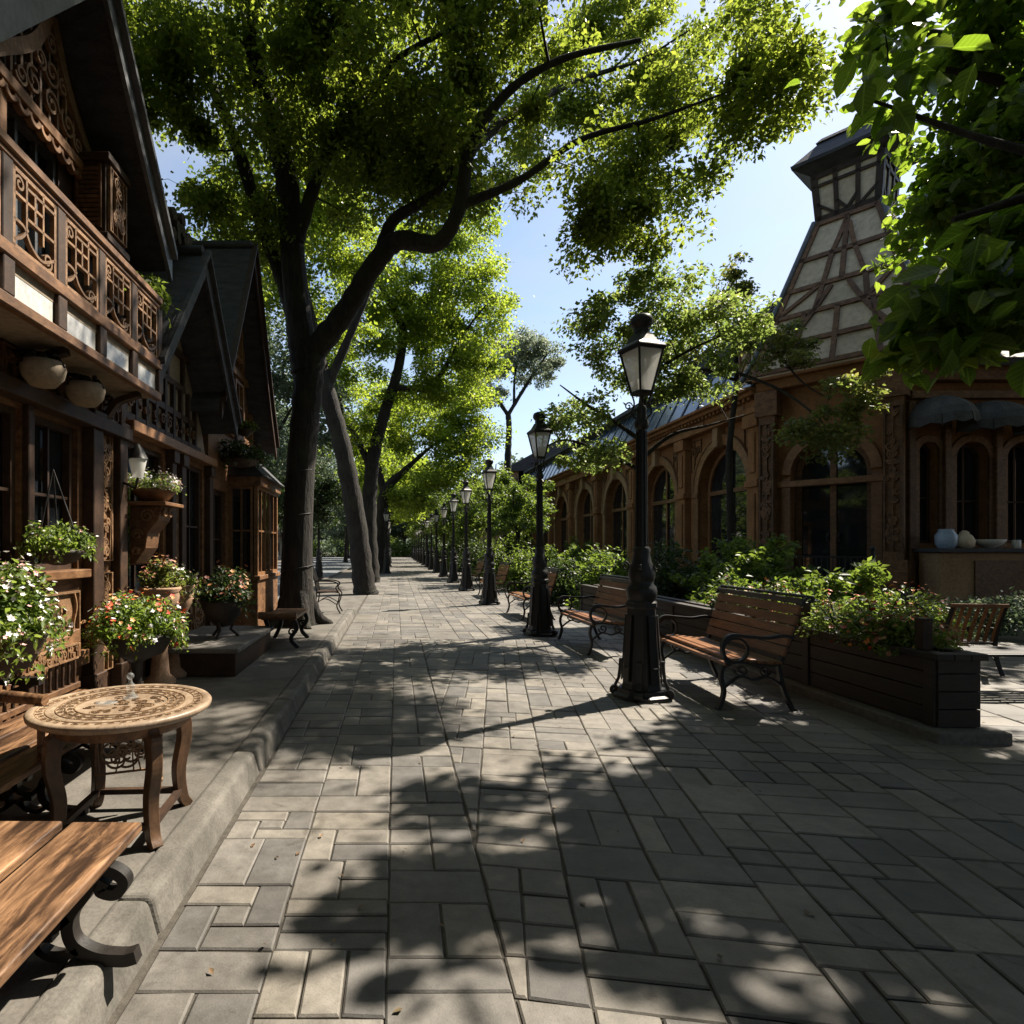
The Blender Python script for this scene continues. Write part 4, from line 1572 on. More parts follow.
# pale townhouses across the road
def townhouse(name, label, x, y0, y1, h, ncol, nrow):
    t = thing(name, label, 'house', (x, (y0 + y1) / 2, 0), 'townhouses across the road')
    f2 = Fr((x, y0, 0), (0, 1, 0), (1, 0, 0))
    L = y1 - y0
    ops = []
    for j in range(nrow):
        for i in range(ncol):
            uc = L * (i + .5) / ncol
            z0 = .5 + j * h / nrow + (0.6 if j else .1)
            ops.append((uc - .6, uc + .6, z0, z0 + h / nrow * .55, False))
    m = MB()
    wall(m, f2, 0, L, 0, h, .3, ops)
    f2.box(m, 0, L, 0, h, -7, -.9)
    m.b(x - 7, x - .3, y0, y0 + .3, 0, h)
    m.build('wall', 'far', t)
    m = MB()
    f2.box(m, -.1, L + .1, h, h + .4, -7, .35)
    for j in range(1, nrow):
        f2.box(m, 0, L, j * h / nrow, j * h / nrow + .18, .001, .12)
    m.build('cornice', 'stone_l', t)
    for o_ in ops:
        window(f2, t, *o_[:4], 2, 2, fm='wood_d', n=-.15, fw=.08)
    m = MB()
    m.prism([(x + .2, y0, h + .4), (x - 7, y0, h + .4), (x - 3.4, y0, h + 2.6)], (0, L, 0))
    m.build('roof', 'slate', t)


townhouse('townhouse', 'pale rendered townhouse across the road, nearest of three', -14.5, 30, 44, 8, 5, 3)
townhouse('townhouse', 'pale taller townhouse across the road, middle of three', -14.5, 44.5, 60, 10, 6, 3)
townhouse('townhouse', 'pale townhouse across the road, farthest of three', -14.5, 61, 82, 8.5, 7, 3)
# ================================================================== ARCADE HALL (right)
HL = thing('arcade_hall', 'long brown sandstone hall with round-arched windows and half-timbered corner gable', 'hall', (9, 25, 0))
HX = 9.0
fh = Fr((HX, 0, 0), (0, 1, 0), (-1, 0, 0))
cent = [16.55, 20.5, 24.5, 28.5, 32.5, 36.5, 40.5]
EY = 43.0
ops = [(c - 1.25, c + 1.25, .62, 4.28, True) for c in cent]
m = MB()
wall(m, fh, 14.6, EY, .62, 4.75, .4, ops)
m.b(HX + .4, 22, EY - .4, EY, 0, 4.75)
m.build('wall', 'stone_b', HL)
m = MB()
fh.box(m, 14.6, EY, -.05, .60, -.4, .12)
m.build('plinth', 'stone_g', HL, .02)
for i, c in enumerate(cent):
    w_ = window(fh, HL, c - 1.22, c + 1.22, .64, 4.25, 2, 1, fm='wood_l', arch=True, n=-.26, fw=.12, bars=.07, transom=3.03)
    m = MB()
    fh.rib(m, arc(c, 3.03, 1.36, 180, 0, 28), .03, .24, .08)
    fh.rib(m, arc(c, 3.03, 1.50, 180, 0, 28), .05, .06, .10)
    for s in (-1, 1):
        fh.box(m, c + s * 1.36 - .12, c + s * 1.36 + .12, .62, 3.03, -.005, .06)
        fh.box(m, c + s * 1.38 - .16, c + s * 1.38 + .16, 2.93, 3.08, -.004, .10)
    m.build('arch_surround', 'stone_l' if i in (2, 3) else 'wood_l', HL, .01, 1)
    m = MB()
    fh.box(m, c - .13, c + .13, 4.22, 4.86, .002, .22)
    fh.rib(m, [(c - .2, 4.86), (c + .2, 4.86)], .1, .1, .22)
    m.build('keystone', 'stone_l', HL, .02)
    for s in (-1, 1):
        m = MB()
        carving(m, fh, c + s * 1.40 - .30, c + s * 1.40 + .30, 3.75, 4.65, .02, 200 + i * 2 + s, .03, .05, .5)
        m.build('spandrel_carving', 'wood_m', HL)
for i, u in enumerate([14.8] + [(a + b_) / 2 for a, b_ in zip(cent[:-1], cent[1:])] + [42.6]):
    m = MB()
    fh.box(m, u - .22, u + .22, .60, 4.72, .001, .2)
    fh.box(m, u - .30, u + .30, .60, 1.15, .0012, .26)
    fh.box(m, u - .28, u + .28, 2.95, 3.12, .0014, .27)
    fh.box(m, u - .12, u + .12, 1.3, 2.8, .2, .24)
    fh.box(m, u - .12, u + .12, 3.3, 4.3, .2, .24)
    fh.box(m, u - .30, u + .30, 4.42, 4.74, .0016, .30)
    m.build('pilaster', 'stone_b', HL, .015, 1)
m = MB()
fh.box(m, 14.5, EY, 4.752, 4.90, -.4, .32)
fh.box(m, 14.5, EY, 4.902, 5.16, -.4, .20)
fh.box(m, 14.5, EY, 5.162, 5.26, -.4, .42)
fh.box(m, 14.5, EY, 5.262, 5.34, -.4, .55)
for i in range(140):
    u = 14.7 + i * .2
    fh.box(m, u, u + .09, 5.08, 5.158, .21, .36)
m.build('cornice', 'stone_b', HL, .01, 1)
u = 15.15
while u < EY - 1.6:
    m = MB()
    fh.box(m, u, u + 1.25, 4.935, 5.065, .201, .225)
    m.build('frieze_panel', 'wood_l', HL, .008, 1)
    u += 2.0
# sloped glazed strip and slate roof
def slope(mb, u0, u1, n0, z0, n1, z1, th):
    d = V((0, 0, th))
    a = [fh.p(u0, z0, n0), fh.p(u1, z0, n0), fh.p(u1, z1, n1), fh.p(u0, z1, n1)]
    mb.hexa([p - d for p in a] + a)


m = MB()
slope(m, 14.7, EY, .25, 5.36, -.45, 6.75, .04)
sky_ = m.build('skylight', 'glass_b', HL)
m = MB()
u = 14.7
while u < EY:
    slope(m, u, u + .07, .27, 5.39, -.45, 6.80, .04)
    u += .95
fh.box(m, 14.6, EY, 5.342, 5.41, .26, .36)
fh.box(m, 14.6, EY, 6.74, 6.90, -.55, -.36)
m.build('frame', 'zinc', sky_)
m = MB()
slope(m, 14.5, EY + .3, -.2, 6.95, -3.2, 8.5, .15)
slope(m, 14.5, EY + .3, -9.5, 5.2, -3.2, 8.5, .15)
m.build('roof', 'slate', HL)
# glasshouse lantern on the roof beside the gable
m = MB()
for i in range(8):
    uu = 15.6 + i * .7
    m.beam(fh.p(uu, 7.2, -1.0), fh.p(uu, 8.7, -2.2), .05, .05)
    m.beam(fh.p(uu, 7.2, -1.0), fh.p(uu, 7.6, -.85), .05, .05)
    m.beam(fh.p(uu, 7.6, -.85), fh.p(uu, 8.7, -2.2), .05, .05)
for n_, z in ((-.85, 7.6), (-1.3, 7.97), (-1.75, 8.33), (-2.2, 8.7)):
    m.beam(fh.p(15.6, z, n_), fh.p(20.5, z, n_), .05, .05)
rl = m.build('roof_lantern', 'iron2', HL)
m = MB()
m.add([fh.p(15.6, 7.58, -.87), fh.p(20.5, 7.58, -.87), fh.p(20.5, 8.67, -2.2), fh.p(15.6, 8.67, -2.2)], [(0, 1, 2, 3)])
m.add([fh.p(15.6, 7.2, -.97), fh.p(20.5, 7.2, -.97), fh.p(20.5, 7.56, -.87), fh.p(15.6, 7.56, -.87)], [(0, 1, 2, 3)])
m.build('pane', 'glass_b', rl)

# ---- chamfered corner: entrance below, half-timbered spire above
A = V((8.98, 14.6, 0))
B = V((10.63, 12.54, 0))
U_ = (B - A).normalized()
N_ = V((U_.y, -U_.x, 0))
if N_.y > 0: N_ = -N_
CL = (B - A).length
fc_ = Fr(A, U_, N_)
m = MB()
ops = [(.55, 2.1, .62, 3.95, True)]
wall(m, fc_, 0, CL, .62, 5.2, .4, ops)
m.build('corner_wall', 'stone_b', HL)
dr = window(fc_, HL, .58, 2.07, .64, 3.92, 2, 1, fm='wood_m', arch=True, n=-.25, fw=.12, bars=.12, transom=2.95, name='door')
m = MB()
for s, u in ((-1, 1.22), (1, 1.43)):
    m.ball(fc_.p(u, 1.7, -.19), .035, 8)
    fc_.box(m, u - .02, u + .02, 1.6, 1.8, -.23, -.21)
m.build('handle', 'iron2', dr)
m = MB()
fc_.rib(m, arc(1.325, 3.17, .86, 180, 0, 24), .03, .2, .08)
fc_.box(m, .36, .56, .62, 3.1, -.004, .07)
fc_.box(m, 2.09, 2.29, .62, 3.1, -.004, .07)
fc_.box(m, .3, 2.35, 2.88, 3.02, -.003, .12)
m.build('door_surround', 'wood_l', HL, .01, 1)
for u in (.12, 2.5):
    m = MB()
    fc_.box(m, u - .17, u + .17, .6, 5.2, .001, .24)
    fc_.box(m, u - .24, u + .24, .6, 1.2, .0012, .30)
    fc_.box(m, u - .24, u + .24, 4.6, 5.19, .0014, .32)
    carving(m, fc_, u - .14, u + .14, 1.4, 4.4, .26, 300 + int(u * 10), .03, .05, .5)
    m.build('pilaster', 'wood_m', HL, .01, 1)
m = MB()
fc_.box(m, -.1, CL + .1, 5.2, 5.42, -.4, .30)
fc_.box(m, -.15, CL + .15, 5.422, 5.50, -.4, .42)
m.build('corner_cornice', 'stone_b', HL, .015, 1)
m = MB()
fc_.box(m, -.05, CL + .05, -.05, .60, -.4, .10)
m.build('plinth', 'stone_g', HL, .015, 1)
m = MB()
for k in range(4):
    fc_.box(m, .3, 2.4, -.02 if k == 0 else .15 * k + .001, .15 * (k + 1), .11, .11 + .30 * (4 - k))
m.build('steps', 'stone_g', HL, .012)
m = MB()
for k in range(4):
    fh.box(m, 15.5, 17.7, -.02 if k == 0 else .15 * k + .001, .15 * (k + 1), .13, .13 + .32 * (4 - k))
m.build('steps', 'stone_g', HL, .012)

# spire: square frustum turned with the chamfer
hb, ht, zb, zt = 1.72, .60, 5.5, 9.3
Cc = A + U_ * (CL / 2 + .12) - N_ * 1.45
px = lambda a, b_, z: Cc + U_ * a - N_ * b_ + V((0, 0, z))      # b_: away from the street corner


def hw(z):
    t = (z - zb) / (zt - zb)
    return hb + (ht - hb) * t + .06 * (max(0, .2 - t) / .2) ** 2


m = MB()
zs = [zb + (zt - zb) * i / 12 for i in range(13)]
for z0, z1 in zip(zs[:-1], zs[1:]):
    a, c = hw(z0), hw(z1)
    q = [px(sx * a, sy * a, z0) for sx, sy in ((-1, -1), (1, -1), (1, 1), (-1, 1))] + [px(sx * c, sy * c, z1) for sx, sy in ((-1, -1), (1, -1), (1, 1), (-1, 1))]
    m.add(q, [(0, 1, 5, 4), (1, 2, 6, 5), (2, 3, 7, 6), (3, 0, 4, 7)])
sp = m.build('spire', 'plaster', HL)
m = MB()
zs2 = [5.62, 6.25, 6.95, 7.6, 8.35, 9.22]


def timber(fn):
    """fn(s,z,off) -> point on one face, s in -1..1"""
    def seg(s0, z0, s1, z1, w=.10, n=6):
        P = [fn(s0 + (s1 - s0) * i / n, z0 + (z1 - z0) * i / n, .015) for i in range(n + 1)]
        nn = (fn(1, 7, .02) - fn(-1, 7, .02)).cross(fn(0, 8, .02) - fn(0, 7, .02))
        m.ribbon(P, nn, w, .08)
    for z in zs2:
        seg(-1, z, 1, z, .11, 1)
    for s in (-.97, .97):
        seg(s, 5.55, s, 9.28, .16, 12)
    seg(0, 5.6, 0, 6.95); seg(-.5, 5.6, -.5, 6.95); seg(.5, 5.6, .5, 6.95)
    seg(0.02, 7.6, .02, 9.22); seg(-.35, 6.95, -.25, 8.35); seg(.42, 6.95, .42, 7.6)
    seg(-.25, 8.35, .02, 9.2, .09)
    seg(.42, 7.6, .1, 9.0, .09)
    for s in (-1, 1):
        P = [tuple(q) for q in cr([(.95 * s, 5.7), (.62 * s, 6.3), (.15 * s, 7.5)], 6)]
        for a_, b_ in zip(P[:-1], P[1:]):
            seg(a_[0], a_[1], b_[0], b_[1], .10, 2)
    seg(-.95, 7.0, -.35, 7.6, .09); seg(.42, 7.0, .92, 7.6, .09)


timber(lambda s, z, o: px(s * hw(z), -hw(z) - o, z))
timber(lambda s, z, o: px(hw(z) + o, s * hw(z), z))
timber(lambda s, z, o: px(-hw(z) - o, s * hw(z), z))
timber(lambda s, z, o: px(s * hw(z), hw(z) + o, z))
m.build('timber_frame', 'wood_m', sp)
m = MB()
for sx, sy in ((-1, -1), (1, -1), (1, 1), (-1, 1)):
    m.tube([px(sx * (hw(z) + .05), sy * (hw(z) + .05), z) for z in zs], .06, 6)
m.build('hip_trim', 'zinc', sp)
# belfry
zb2, zt2, hb2 = 9.3, 10.42, .68
m = MB()
q = [px(sx * .60, sy * .60, 9.3) for sx, sy in ((-1, -1), (1, -1), (1, 1), (-1, 1))]
q2 = [px(sx * hb2, sy * hb2, zt2) for sx, sy in ((-1, -1), (1, -1), (1, 1), (-1, 1))]
m.hexa(q + q2)
bel = m.build('belfry', 'plaster', HL)
m = MB()
hwb = lambda z: .60 + (hb2 - .60) * (z - 9.3) / (zt2 - 9.3)
for fn in (lambda s, z, o: px(s * hwb(z), -hwb(z) - o, z), lambda s, z, o: px(hwb(z) + o, s * hwb(z), z), lambda s, z, o: px(-hwb(z) - o, s * hwb(z), z), lambda s, z, o: px(s * hwb(z), hwb(z) + o, z)):
    nn = (fn(1, 9.8, .02) - fn(-1, 9.8, .02)).cross(fn(0, 10.2, .02) - fn(0, 9.8, .02))
    for s0, z0, s1, z1, w_ in ((-1, 9.35, 1, 9.35, .12), (-1, 10.36, 1, 10.36, .12), (-1, 10.13, 1, 10.13, .07), (-.95, 9.30, -.95, 10.40, .13), (.95, 9.30, .95, 10.40, .13), (-.33, 9.30, -.33, 10.40, .09), (.33, 9.30, .33, 10.40, .09), (-.33, 9.67, 0, 9.39, .07), (.33, 9.67, 0, 9.39, .07), (-.95, 9.71, -.4, 9.39, .06), (.95, 9.71, .4, 9.39, .06)):
        m.ribbon([fn(s0, z0, .012), fn(s1, z1, .012)], nn, w_, .06)
m.build('timber_frame', 'wood_d', bel)
m = MB()
for r0, z0, r1, z1 in ((.72, 10.42, 1.0, 10.60), (1.02, 10.601, 1.04, 10.69), (1.02, 10.691, .58, 11.2), (.64, 11.201, .54, 11.32)):
    q = [px(sx * r0, sy * r0, z0) for sx, sy in ((-1, -1), (1, -1), (1, 1), (-1, 1))] + [px(sx * r1, sy * r1, z1) for sx, sy in ((-1, -1), (1, -1), (1, 1), (-1, 1))]
    m.hexa(q)
m.build('roof', 'slate', bel, .01, 1)
# lower curved half-timbered cheek between skylight and spire
m = MB()
fh.box(m, 14.62, 15.5, 5.342, 6.5, -.5, .12)
ck = m.build('cheek', 'plaster', HL)
m = MB()
for a_, b_ in (((14.65, 5.4), (15.5, 5.4)), ((14.65, 6.45), (15.5, 6.45)), ((14.65, 5.35), (14.65, 6.5)), ((15.46, 5.35), (15.46, 6.5)), ((15.05, 5.4), (15.05, 6.45)), ((15.46, 5.9), (15.05, 6.4))):
    fh.rib(m, [a_, b_], .135, .09, .05)
m.build('timber_frame', 'wood_m', ck)

# ---- wing facing the plaza
fw_ = Fr((B.x, B.y, 0), (1, 0, 0), (0, -1, 0))
lan = [(.28, .68), (1.05, 1.72), (2.1, 2.85), (3.3, 4.1), (4.6, 5.4)]
ops = [(a, b_, 1.55, 3.66, True) for a, b_ in lan]
m = MB()
wall(m, fw_, .05, 7.0, .62, 4.9, .4, ops)
m.b(B.x + 6.6, B.x + 7, B.y + .4, 26, 0, 4.9)
m.build('wing_wall', 'stone_b', HL)
for a, b_ in lan:
    window(fw_, HL, a + .01, b_ - .01, 1.56, 3.65, 1 if b_ - a < .5 else 2, 2, fm='wood_d', arch=True, n=-.2, fw=.06, bars=.04)
    m = MB()
    r = (b_ - a) / 2
    fw_.rib(m, arc((a + b_) / 2, 3.66 - r, r + .08, 180, 0, 20), .02, .15, .07)
    fw_.box(m, a - .15, a - .005, 1.45, 3.66 - r, -.004, .055)
    fw_.box(m, b_ + .005, b_ + .15, 1.45, 3.66 - r, -.004, .055)
    m.build('arch_surround', 'wood_m', HL, .01, 1)
m = MB()
fw_.box(m, -.05, 7, -.05, .61, -.4, .10)
fw_.box(m, .05, 7.0, 4.55, 4.72, .001, .14)
fw_.box(m, -.1, 7.1, 4.901, 5.2, -.5, .25)
fw_.box(m, -.1, 7.1, 5.202, 5.3, -.5, .40)
for u in (.08, .82, 1.88, 3.05, 4.3):
    fw_.box(m, u - .07, u + .07, .62, 4.5, .0012, .12)
m.build('wing_cornice', 'wood_m', HL, .012, 1)
m = MB()
m.prism([fw_.p(-.2, 5.302, .45), fw_.p(7.2, 5.302, .45), fw_.p(7.2, 7.2, -2.6), fw_.p(-.2, 7.2, -2.6)], (0, 0, -.16))
m.prism([fw_.p(-.2, 5.302, -6), fw_.p(7.2, 5.302, -6), fw_.p(7.2, 7.19, -2.6), fw_.p(-.2, 7.19, -2.6)], (0, 0, -.16))
m.build('roof', 'slate', HL)
# small half-timbered dormer on the wing
m = MB()
m.prism([fw_.p(.9, 5.4, -.3), fw_.p(2.3, 5.4, -.3), fw_.p(2.3, 6.7, -.3), fw_.p(1.6, 7.5, -.3), fw_.p(.9, 6.7, -.3)], (0, 2.5, 0))
dm = m.build('dormer', 'plaster', HL)
m = MB()
for a_, b_ in (((.94, 5.4), (.94, 6.7)), ((2.26, 5.4), (2.26, 6.7)), ((1.6, 5.4), (1.6, 7.4)), ((.9, 6.1), (2.3, 6.1)), ((.9, 6.68), (2.3, 6.68))):
    fw_.rib(m, [a_, b_], -.285, .1, .06)
m.build('timber_frame', 'wood_m', dm)
m = MB()
for s in (-1, 1):
    m.prism([fw_.p(1.6, 7.55, -.05), fw_.p(1.6 + s * .95, 6.55, -.05), fw_.p(1.6 + s * .95, 6.67, -.05), fw_.p(1.6, 7.68, -.05)], (0, 2.9, 0))
m.build('roof', 'slate', dm)

# awnings: grey half-dome canopies on the wing
M['canvas'] = m_rough('grey canvas', (.05, .05, .052), (.10, .10, .10), 4, .8, .3)
def awning(label, u, w_, z):
    t = thing('awning', label, 'awning', tuple(fw_.p(u, z, .1)), 'grey canvas awnings on the plaza wing')
    m = MB()
    pts = []
    nseg, nv = 12, 6
    for j in range(nv + 1):
        b_ = math.pi / 2 * j / nv
        for i in range(nseg + 1):
            a = math.pi * i / nseg
            sc = 1 + .03 * math.cos(i * math.pi)
            pts.append(fw_.p(u - w_ / 2 * math.cos(a) * math.cos(b_) * sc, z + .62 * math.sin(b_) - (.05 if j == 0 and i % 2 else 0), .13 + .85 * math.sin(a) * math.cos(b_) * sc))
    fs = [(j * (nseg + 1) + i, j * (nseg + 1) + i + 1, (j + 1) * (nseg + 1) + i + 1, (j + 1) * (nseg + 1) + i) for j in range(nv) for i in range(nseg)]
    m.add(pts, fs)
    o = m.build('canopy', 'canvas', t)
    sd = o.modifiers.new('thick', 'SOLIDIFY')
    sd.thickness = .02
    m = MB()
    for i in range(0, nseg + 1, 3):
        m.tube([pts[j * (nseg + 1) + i] - V((0, 0, .03)) for j in range(nv + 1)], .014, 5)
    m.build('rib', 'iron2', t)


awning('grey half-dome awning over the narrowest lancet window, left of three', .48, 1.0, 3.95)
awning('grey half-dome awning over the second lancet window of the wing', 1.55, 1.15, 3.85)
awning('grey half-dome awning over the third lancet window, half hidden by leaves', 2.75, 1.15, 3.8)

# serving counter with its wares
t = thing('serving_counter', 'stone serving counter with dark slab top beneath the lancet windows', 'counter', tuple(fw_.p(1.0, 0, .5)))
m = MB()
fw_.box(m, .15, 2.05, 0, 1.36, .16, .62)
m.build('body', 'stone_l', t, .02)
m = MB()
fw_.box(m, .05, 2.15, 1.362, 1.44, .12, .72)
m.build('slab', 'slate', t, .01)
m = MB()
fw_.box(m, .85, 2.0, .25, 1.2, .621, .65)
m.build('front_panel', 'wood_m', t, .01)
def jar(name, label, u, prof, mat):
    c = fw_.p(u, 1.442, .42)
    m = MB()
    m.lathe(prof, 16, tuple(c))
    tag(m.build(name, mat), label, name.split('_')[-1])


M['blue'] = m_rough('pale blue glaze', (.30, .40, .55), (.42, .52, .66), 5, .3, .1)
M['white'] = m_rough('white glaze', (.6, .58, .54), (.72, .70, .66), 5, .35, .1)
M['cream'] = m_rough('cream shade', (.62, .50, .36), (.74, .62, .46), 5, .7, .1)
jar('blue_jar', 'pale blue glazed jar on the serving counter', .48, [(.12, 0), (.17, .08), (.18, .25), (.12, .36), (.13, .38), (.10, .39)], 'blue')
jar('cream_jar', 'bell-shaped cream jar on the counter beside the blue jar', .85, [(.10, 0), (.16, .04), (.17, .16), (.12, .26), (.07, .30), (.08, .32), (.03, .36)], 'cream')
jar('white_bowl', 'wide white bowl on the serving counter', 1.35, [(.08, 0), (.2, .08), (.26, .17), (.25, .18), (.1, .07)], 'white')
jar('white_mug', 'small white mug at the far right of the counter', 1.9, [(.06, 0), (.07, .02), (.07, .16), (.06, .17)], 'white')

# iron railing before the entrance, timber picket fence at the right
t = thing('entrance_railing', 'low black iron railing in front of the corner entrance', 'railing', (9.3, 12.6, 0))
m = MB()
fr_ = Fr(A + N_ * 1.55, U_, N_)
for i in range(25):
    fr_.box(m, i * .1, i * .1 + .018, .1, 1.25, -.009, .009)
fr_.box(m, 0, 2.42, 1.25, 1.29, -.02, .02)
fr_.box(m, 0, 2.42, .2, .23, -.012, .012)
m.build('bars', 'iron', t)
for u in (-.05, 2.46):
    m = MB()
    fr_.box(m, u - .03, u + .03, 0, 1.4, -.03, .03)
    m.ball(fr_.p(u, 1.44, 0), .05, 8)
    m.build('post', 'iron', t)
t = thing('picket_fence', 'brown vertical board fence right of the serving counter', 'fence', tuple(fw_.p(4.5, 0, .9)))
m = MB()
for i in range(34):
    fw_.box(m, 2.4 + i * .13, 2.51 + i * .13, .05, 1.3 + .02 * math.sin(i * 5), .8, .83)
m.build('picket', 'wood_m', t)
m = MB()
for z in (.35, 1.05):
    fw_.box(m, 2.35, 6.85, z, z + .09, .75, .798)
m.build('rail', 'wood_d', t)

# stone house farther along the right side
t = thing('stone_house', 'pale stone house beyond the far end of the hall', 'house', (8.2, 52, 0))
f3 = Fr((8.2, 45, 0), (0, 1, 0), (-1, 0, 0))
ops = [(1.5 + 3 * i, 2.7 + 3 * i, 1.0 + 3.2 * j, 3.0 + 3.2 * j, j == 0) for i in range(5) for j in range(2)]
m = MB()
wall(m, f3, 0, 16, 0, 7.2, .4, ops)
f3.box(m, 0, 16, 0, 7.2, -8, -1)
m.b(8.6, 16.2, 45, 45.4, 0, 7.2)
m.build('wall', 'stone_l', t)
for o_ in ops:
    window(f3, t, *o_[:4], 2, 2, fm='wood_d', arch=o_[4], n=-.2)
m = MB()
m.prism([f3.p(-.3, 7.2, .4), f3.p(-.3, 7.2, -8.4), f3.p(-.3, 9.6, -4)], (0, 16.6, 0))
m.build('roof', 'slate', t)
# ================================================================== TREES
def L_(pts):
    """limb from (px, py, depth, radius) points of the photograph"""
    return [(*W(a, b, c), r) for a, b, c, r in pts]


def lobe(px_, py_, Y, rx, ry, rz, k):
    p = W(px_, py_, Y)
    return (p.x, p.y, p.z, rx, ry, rz, k)


# the big tree beside the path: dark forked trunk, crown reaching over the path
G1 = (-1.72, 10.4, .118)
tree('big_tree', 'large dark-trunked tree with forked trunk nearest the path edge, crown over the path', G1, [
    L_([(297, 638, 10.4, .40), (297, 622, 10.4, .33), (297, 560, 10.4, .27), (300, 480, 10.4, .25), (307, 400, 10.4, .25), (311, 345, 10.4, .255)]),
    *[[(-1.72 + .12 * math.cos(q), 10.4 + .12 * math.sin(q), .75, .16), (-1.72 + .34 * math.cos(q), 10.4 + .34 * math.sin(q), .27, .11), (-1.72 + .62 * math.cos(q), 10.4 + .62 * math.sin(q), .10, .05)] for q in (.3, 1.6, 2.7, 3.9, 5.2)],
    L_([(306, 372, 10.4, .25), (300, 330, 10.4, .235), (293, 260, 10.3, .21), (289, 200, 10.2, .20), (277, 130, 10.0, .17), (256, 65, 9.8, .14), (247, 0, 9.6, .11), (238, -90, 9.4, .07), (225, -180, 9.2, .03)]),
    L_([(303, 350, 10.4, .16), (284, 285, 10.5, .13), (262, 225, 10.5, .12), (238, 150, 10.4, .11), (208, 80, 10.2, .085), (172, 28, 10.0, .06), (140, -30, 9.8, .03)]),
    L_([(311, 355, 10.4, .22), (345, 312, 10.2, .19), (372, 268, 10.0, .17), (398, 241, 9.8, .155), (438, 243, 9.5, .13), (460, 205, 9.2, .11), (470, 150, 9.0, .09), (505, 95, 8.8, .07), (560, 60, 8.6, .05), (640, 40, 8.5, .03)]),
    L_([(378, 262, 10.0, .12), (392, 222, 9.9, .10), (425, 200, 9.7, .08), (447, 180, 9.6, .05), (455, 140, 9.5, .03)]),
    L_([(297, 240, 10.2, .13), (318, 175, 10.0, .10), (345, 125, 9.7, .08), (378, 85, 9.5, .06), (402, 55, 9.2, .045), (470, 20, 9.0, .03)]),
    L_([(470, 150, 9.0, .08), (520, 110, 10.2, .065), (580, 80, 11.6, .05), (640, 60, 12.4, .03), (690, 30, 12.2, .015)]),
    L_([(462, 205, 9.2, .08), (520, 180, 9.0, .06), (580, 140, 8.8, .045), (650, 120, 8.7, .03), (720, 95, 8.6, .015)]),
    L_([(247, 20, 9.6, .09), (300, -60, 9.0, .07), (380, -130, 8.6, .05), (480, -190, 8.4, .03)]),
    [(-.2, 6.0, 10.4, .07), (1.2, 5.2, 10.5, .06), (2.6, 4.4, 10.5, .04), (3.8, 5.0, 10.4, .02)],  # unseen limb added to carry the overhead shading lobes
    [(*W(247, 0, 9.6), .11), (-1.8, 8.2, 10.2, .09), (-1.0, 6, 10.4, .06), (-.2, 3.5, 10.6, .03)],  # unseen limb towards the camera, added for the overhead shading lobes
    L_([(289, 200, 10.2, .1), (270, 150, 10.8, .07), (230, 100, 11.4, .05), (190, 60, 12, .03)]),
], [
    lobe(225, 215, 10.6, 1.35, 1.6, 1.1, 30),
    lobe(270, 120, 10.3, 1.7, 1.9, 1.3, 42),
    lobe(150, 70, 9.6, .9, 1.3, 1.1, 22),
    lobe(390, 90, 9.6, 1.9, 2.0, 1.5, 66), lobe(185, 30, 9.3, 1.1, 1.3, .9, 20), lobe(320, 30, 9.3, 1.4, 1.6, .9, 17), lobe(470, 20, 9.0, 1.5, 1.6, .9, 14),
    lobe(390, 175, 10.4, 1.3, 1.4, .9, 30),
    lobe(510, 150, 9.4, 1.4, 1.6, 1.35, 26),
    lobe(560, 40, 9.0, 1.9, 2.0, 1.5, 56),
    lobe(640, 160, 9.0, 1.3, 1.5, 1.2, 20),
    lobe(690, 55, 8.8, 1.5, 1.7, 1.2, 36),
    lobe(755, 95, 8.8, .75, 1.0, .75, 16),
    lobe(600, 235, 9.4, .9, 1.1, .5, 12),
    lobe(460, -70, 8.9, 2.4, 2.2, 1.4, 44),
    lobe(600, 60, 12.6, 1.9, 1.3, 1.7, 40), lobe(650, 150, 12.2, 1.5, 1.2, 1.3, 24), lobe(690, 30, 12.0, 1.4, 1.2, 1.2, 20), lobe(540, 130, 12.4, 1.2, 1.2, 1.2, 16),
    lobe(250, -60, 9.2, 2.0, 2.0, 1.4, 34),
    (-.6, 5.6, 10.3, 2.2, 2.0, 1.2, 40), (-.4, 2.8, 10.6, 2.4, 2.2, 1.2, 46), (1.6, 2.0, 11.0, 1.8, 2.0, 1.1, 30), (2.7, 3.9, 10.3, 1.3, 1.4, .9, 30), (3.3, 5.2, 10.6, 1.2, 1.2, .8, 26), (4.1, 5.5, 10.4, 1.0, 1.0, .8, 18), (1.6, 6.0, 10.4, 1.3, 1.2, .8, 24),  # unseen overhead lobes, added to cut sky light on the paving
], .092, 235000, .47, 'leaf_main', 'street trees', flat=.7, mess=.2,
     sun_gaps=[(-2.06, 4.8, .95, .75), (-2.5, 4.4, 1.7, .5), (-2.45, 5.8, 1.9, .7), (-2.3, 6.2, 1.2, .55), (-2.2, 3.3, 1.2, .6), (-2.0, 7.0, 1.0, .5), (-2.2, 4.0, 3.3, .6)])  # crown opened towards the sun to light the house fronts and flowers

m = MB()
bt0 = [o for o in bpy.data.objects if o.name.startswith('big_tree')][0]
for z, x_, r_ in ((1.1, -1.72, .285), (2.0, -1.71, .268), (2.75, -1.68, .262), (3.05, -1.66, .262), (3.5, -1.62, .262)):
    m = MB()
    m.tube([(x_ + r_ * math.cos(q * .2618), 10.4 + r_ * math.sin(q * .2618), z + .05 * math.cos(q * .2618)) for q in range(25)], .007, 5)
    m.build('wire', 'iron2', bt0)

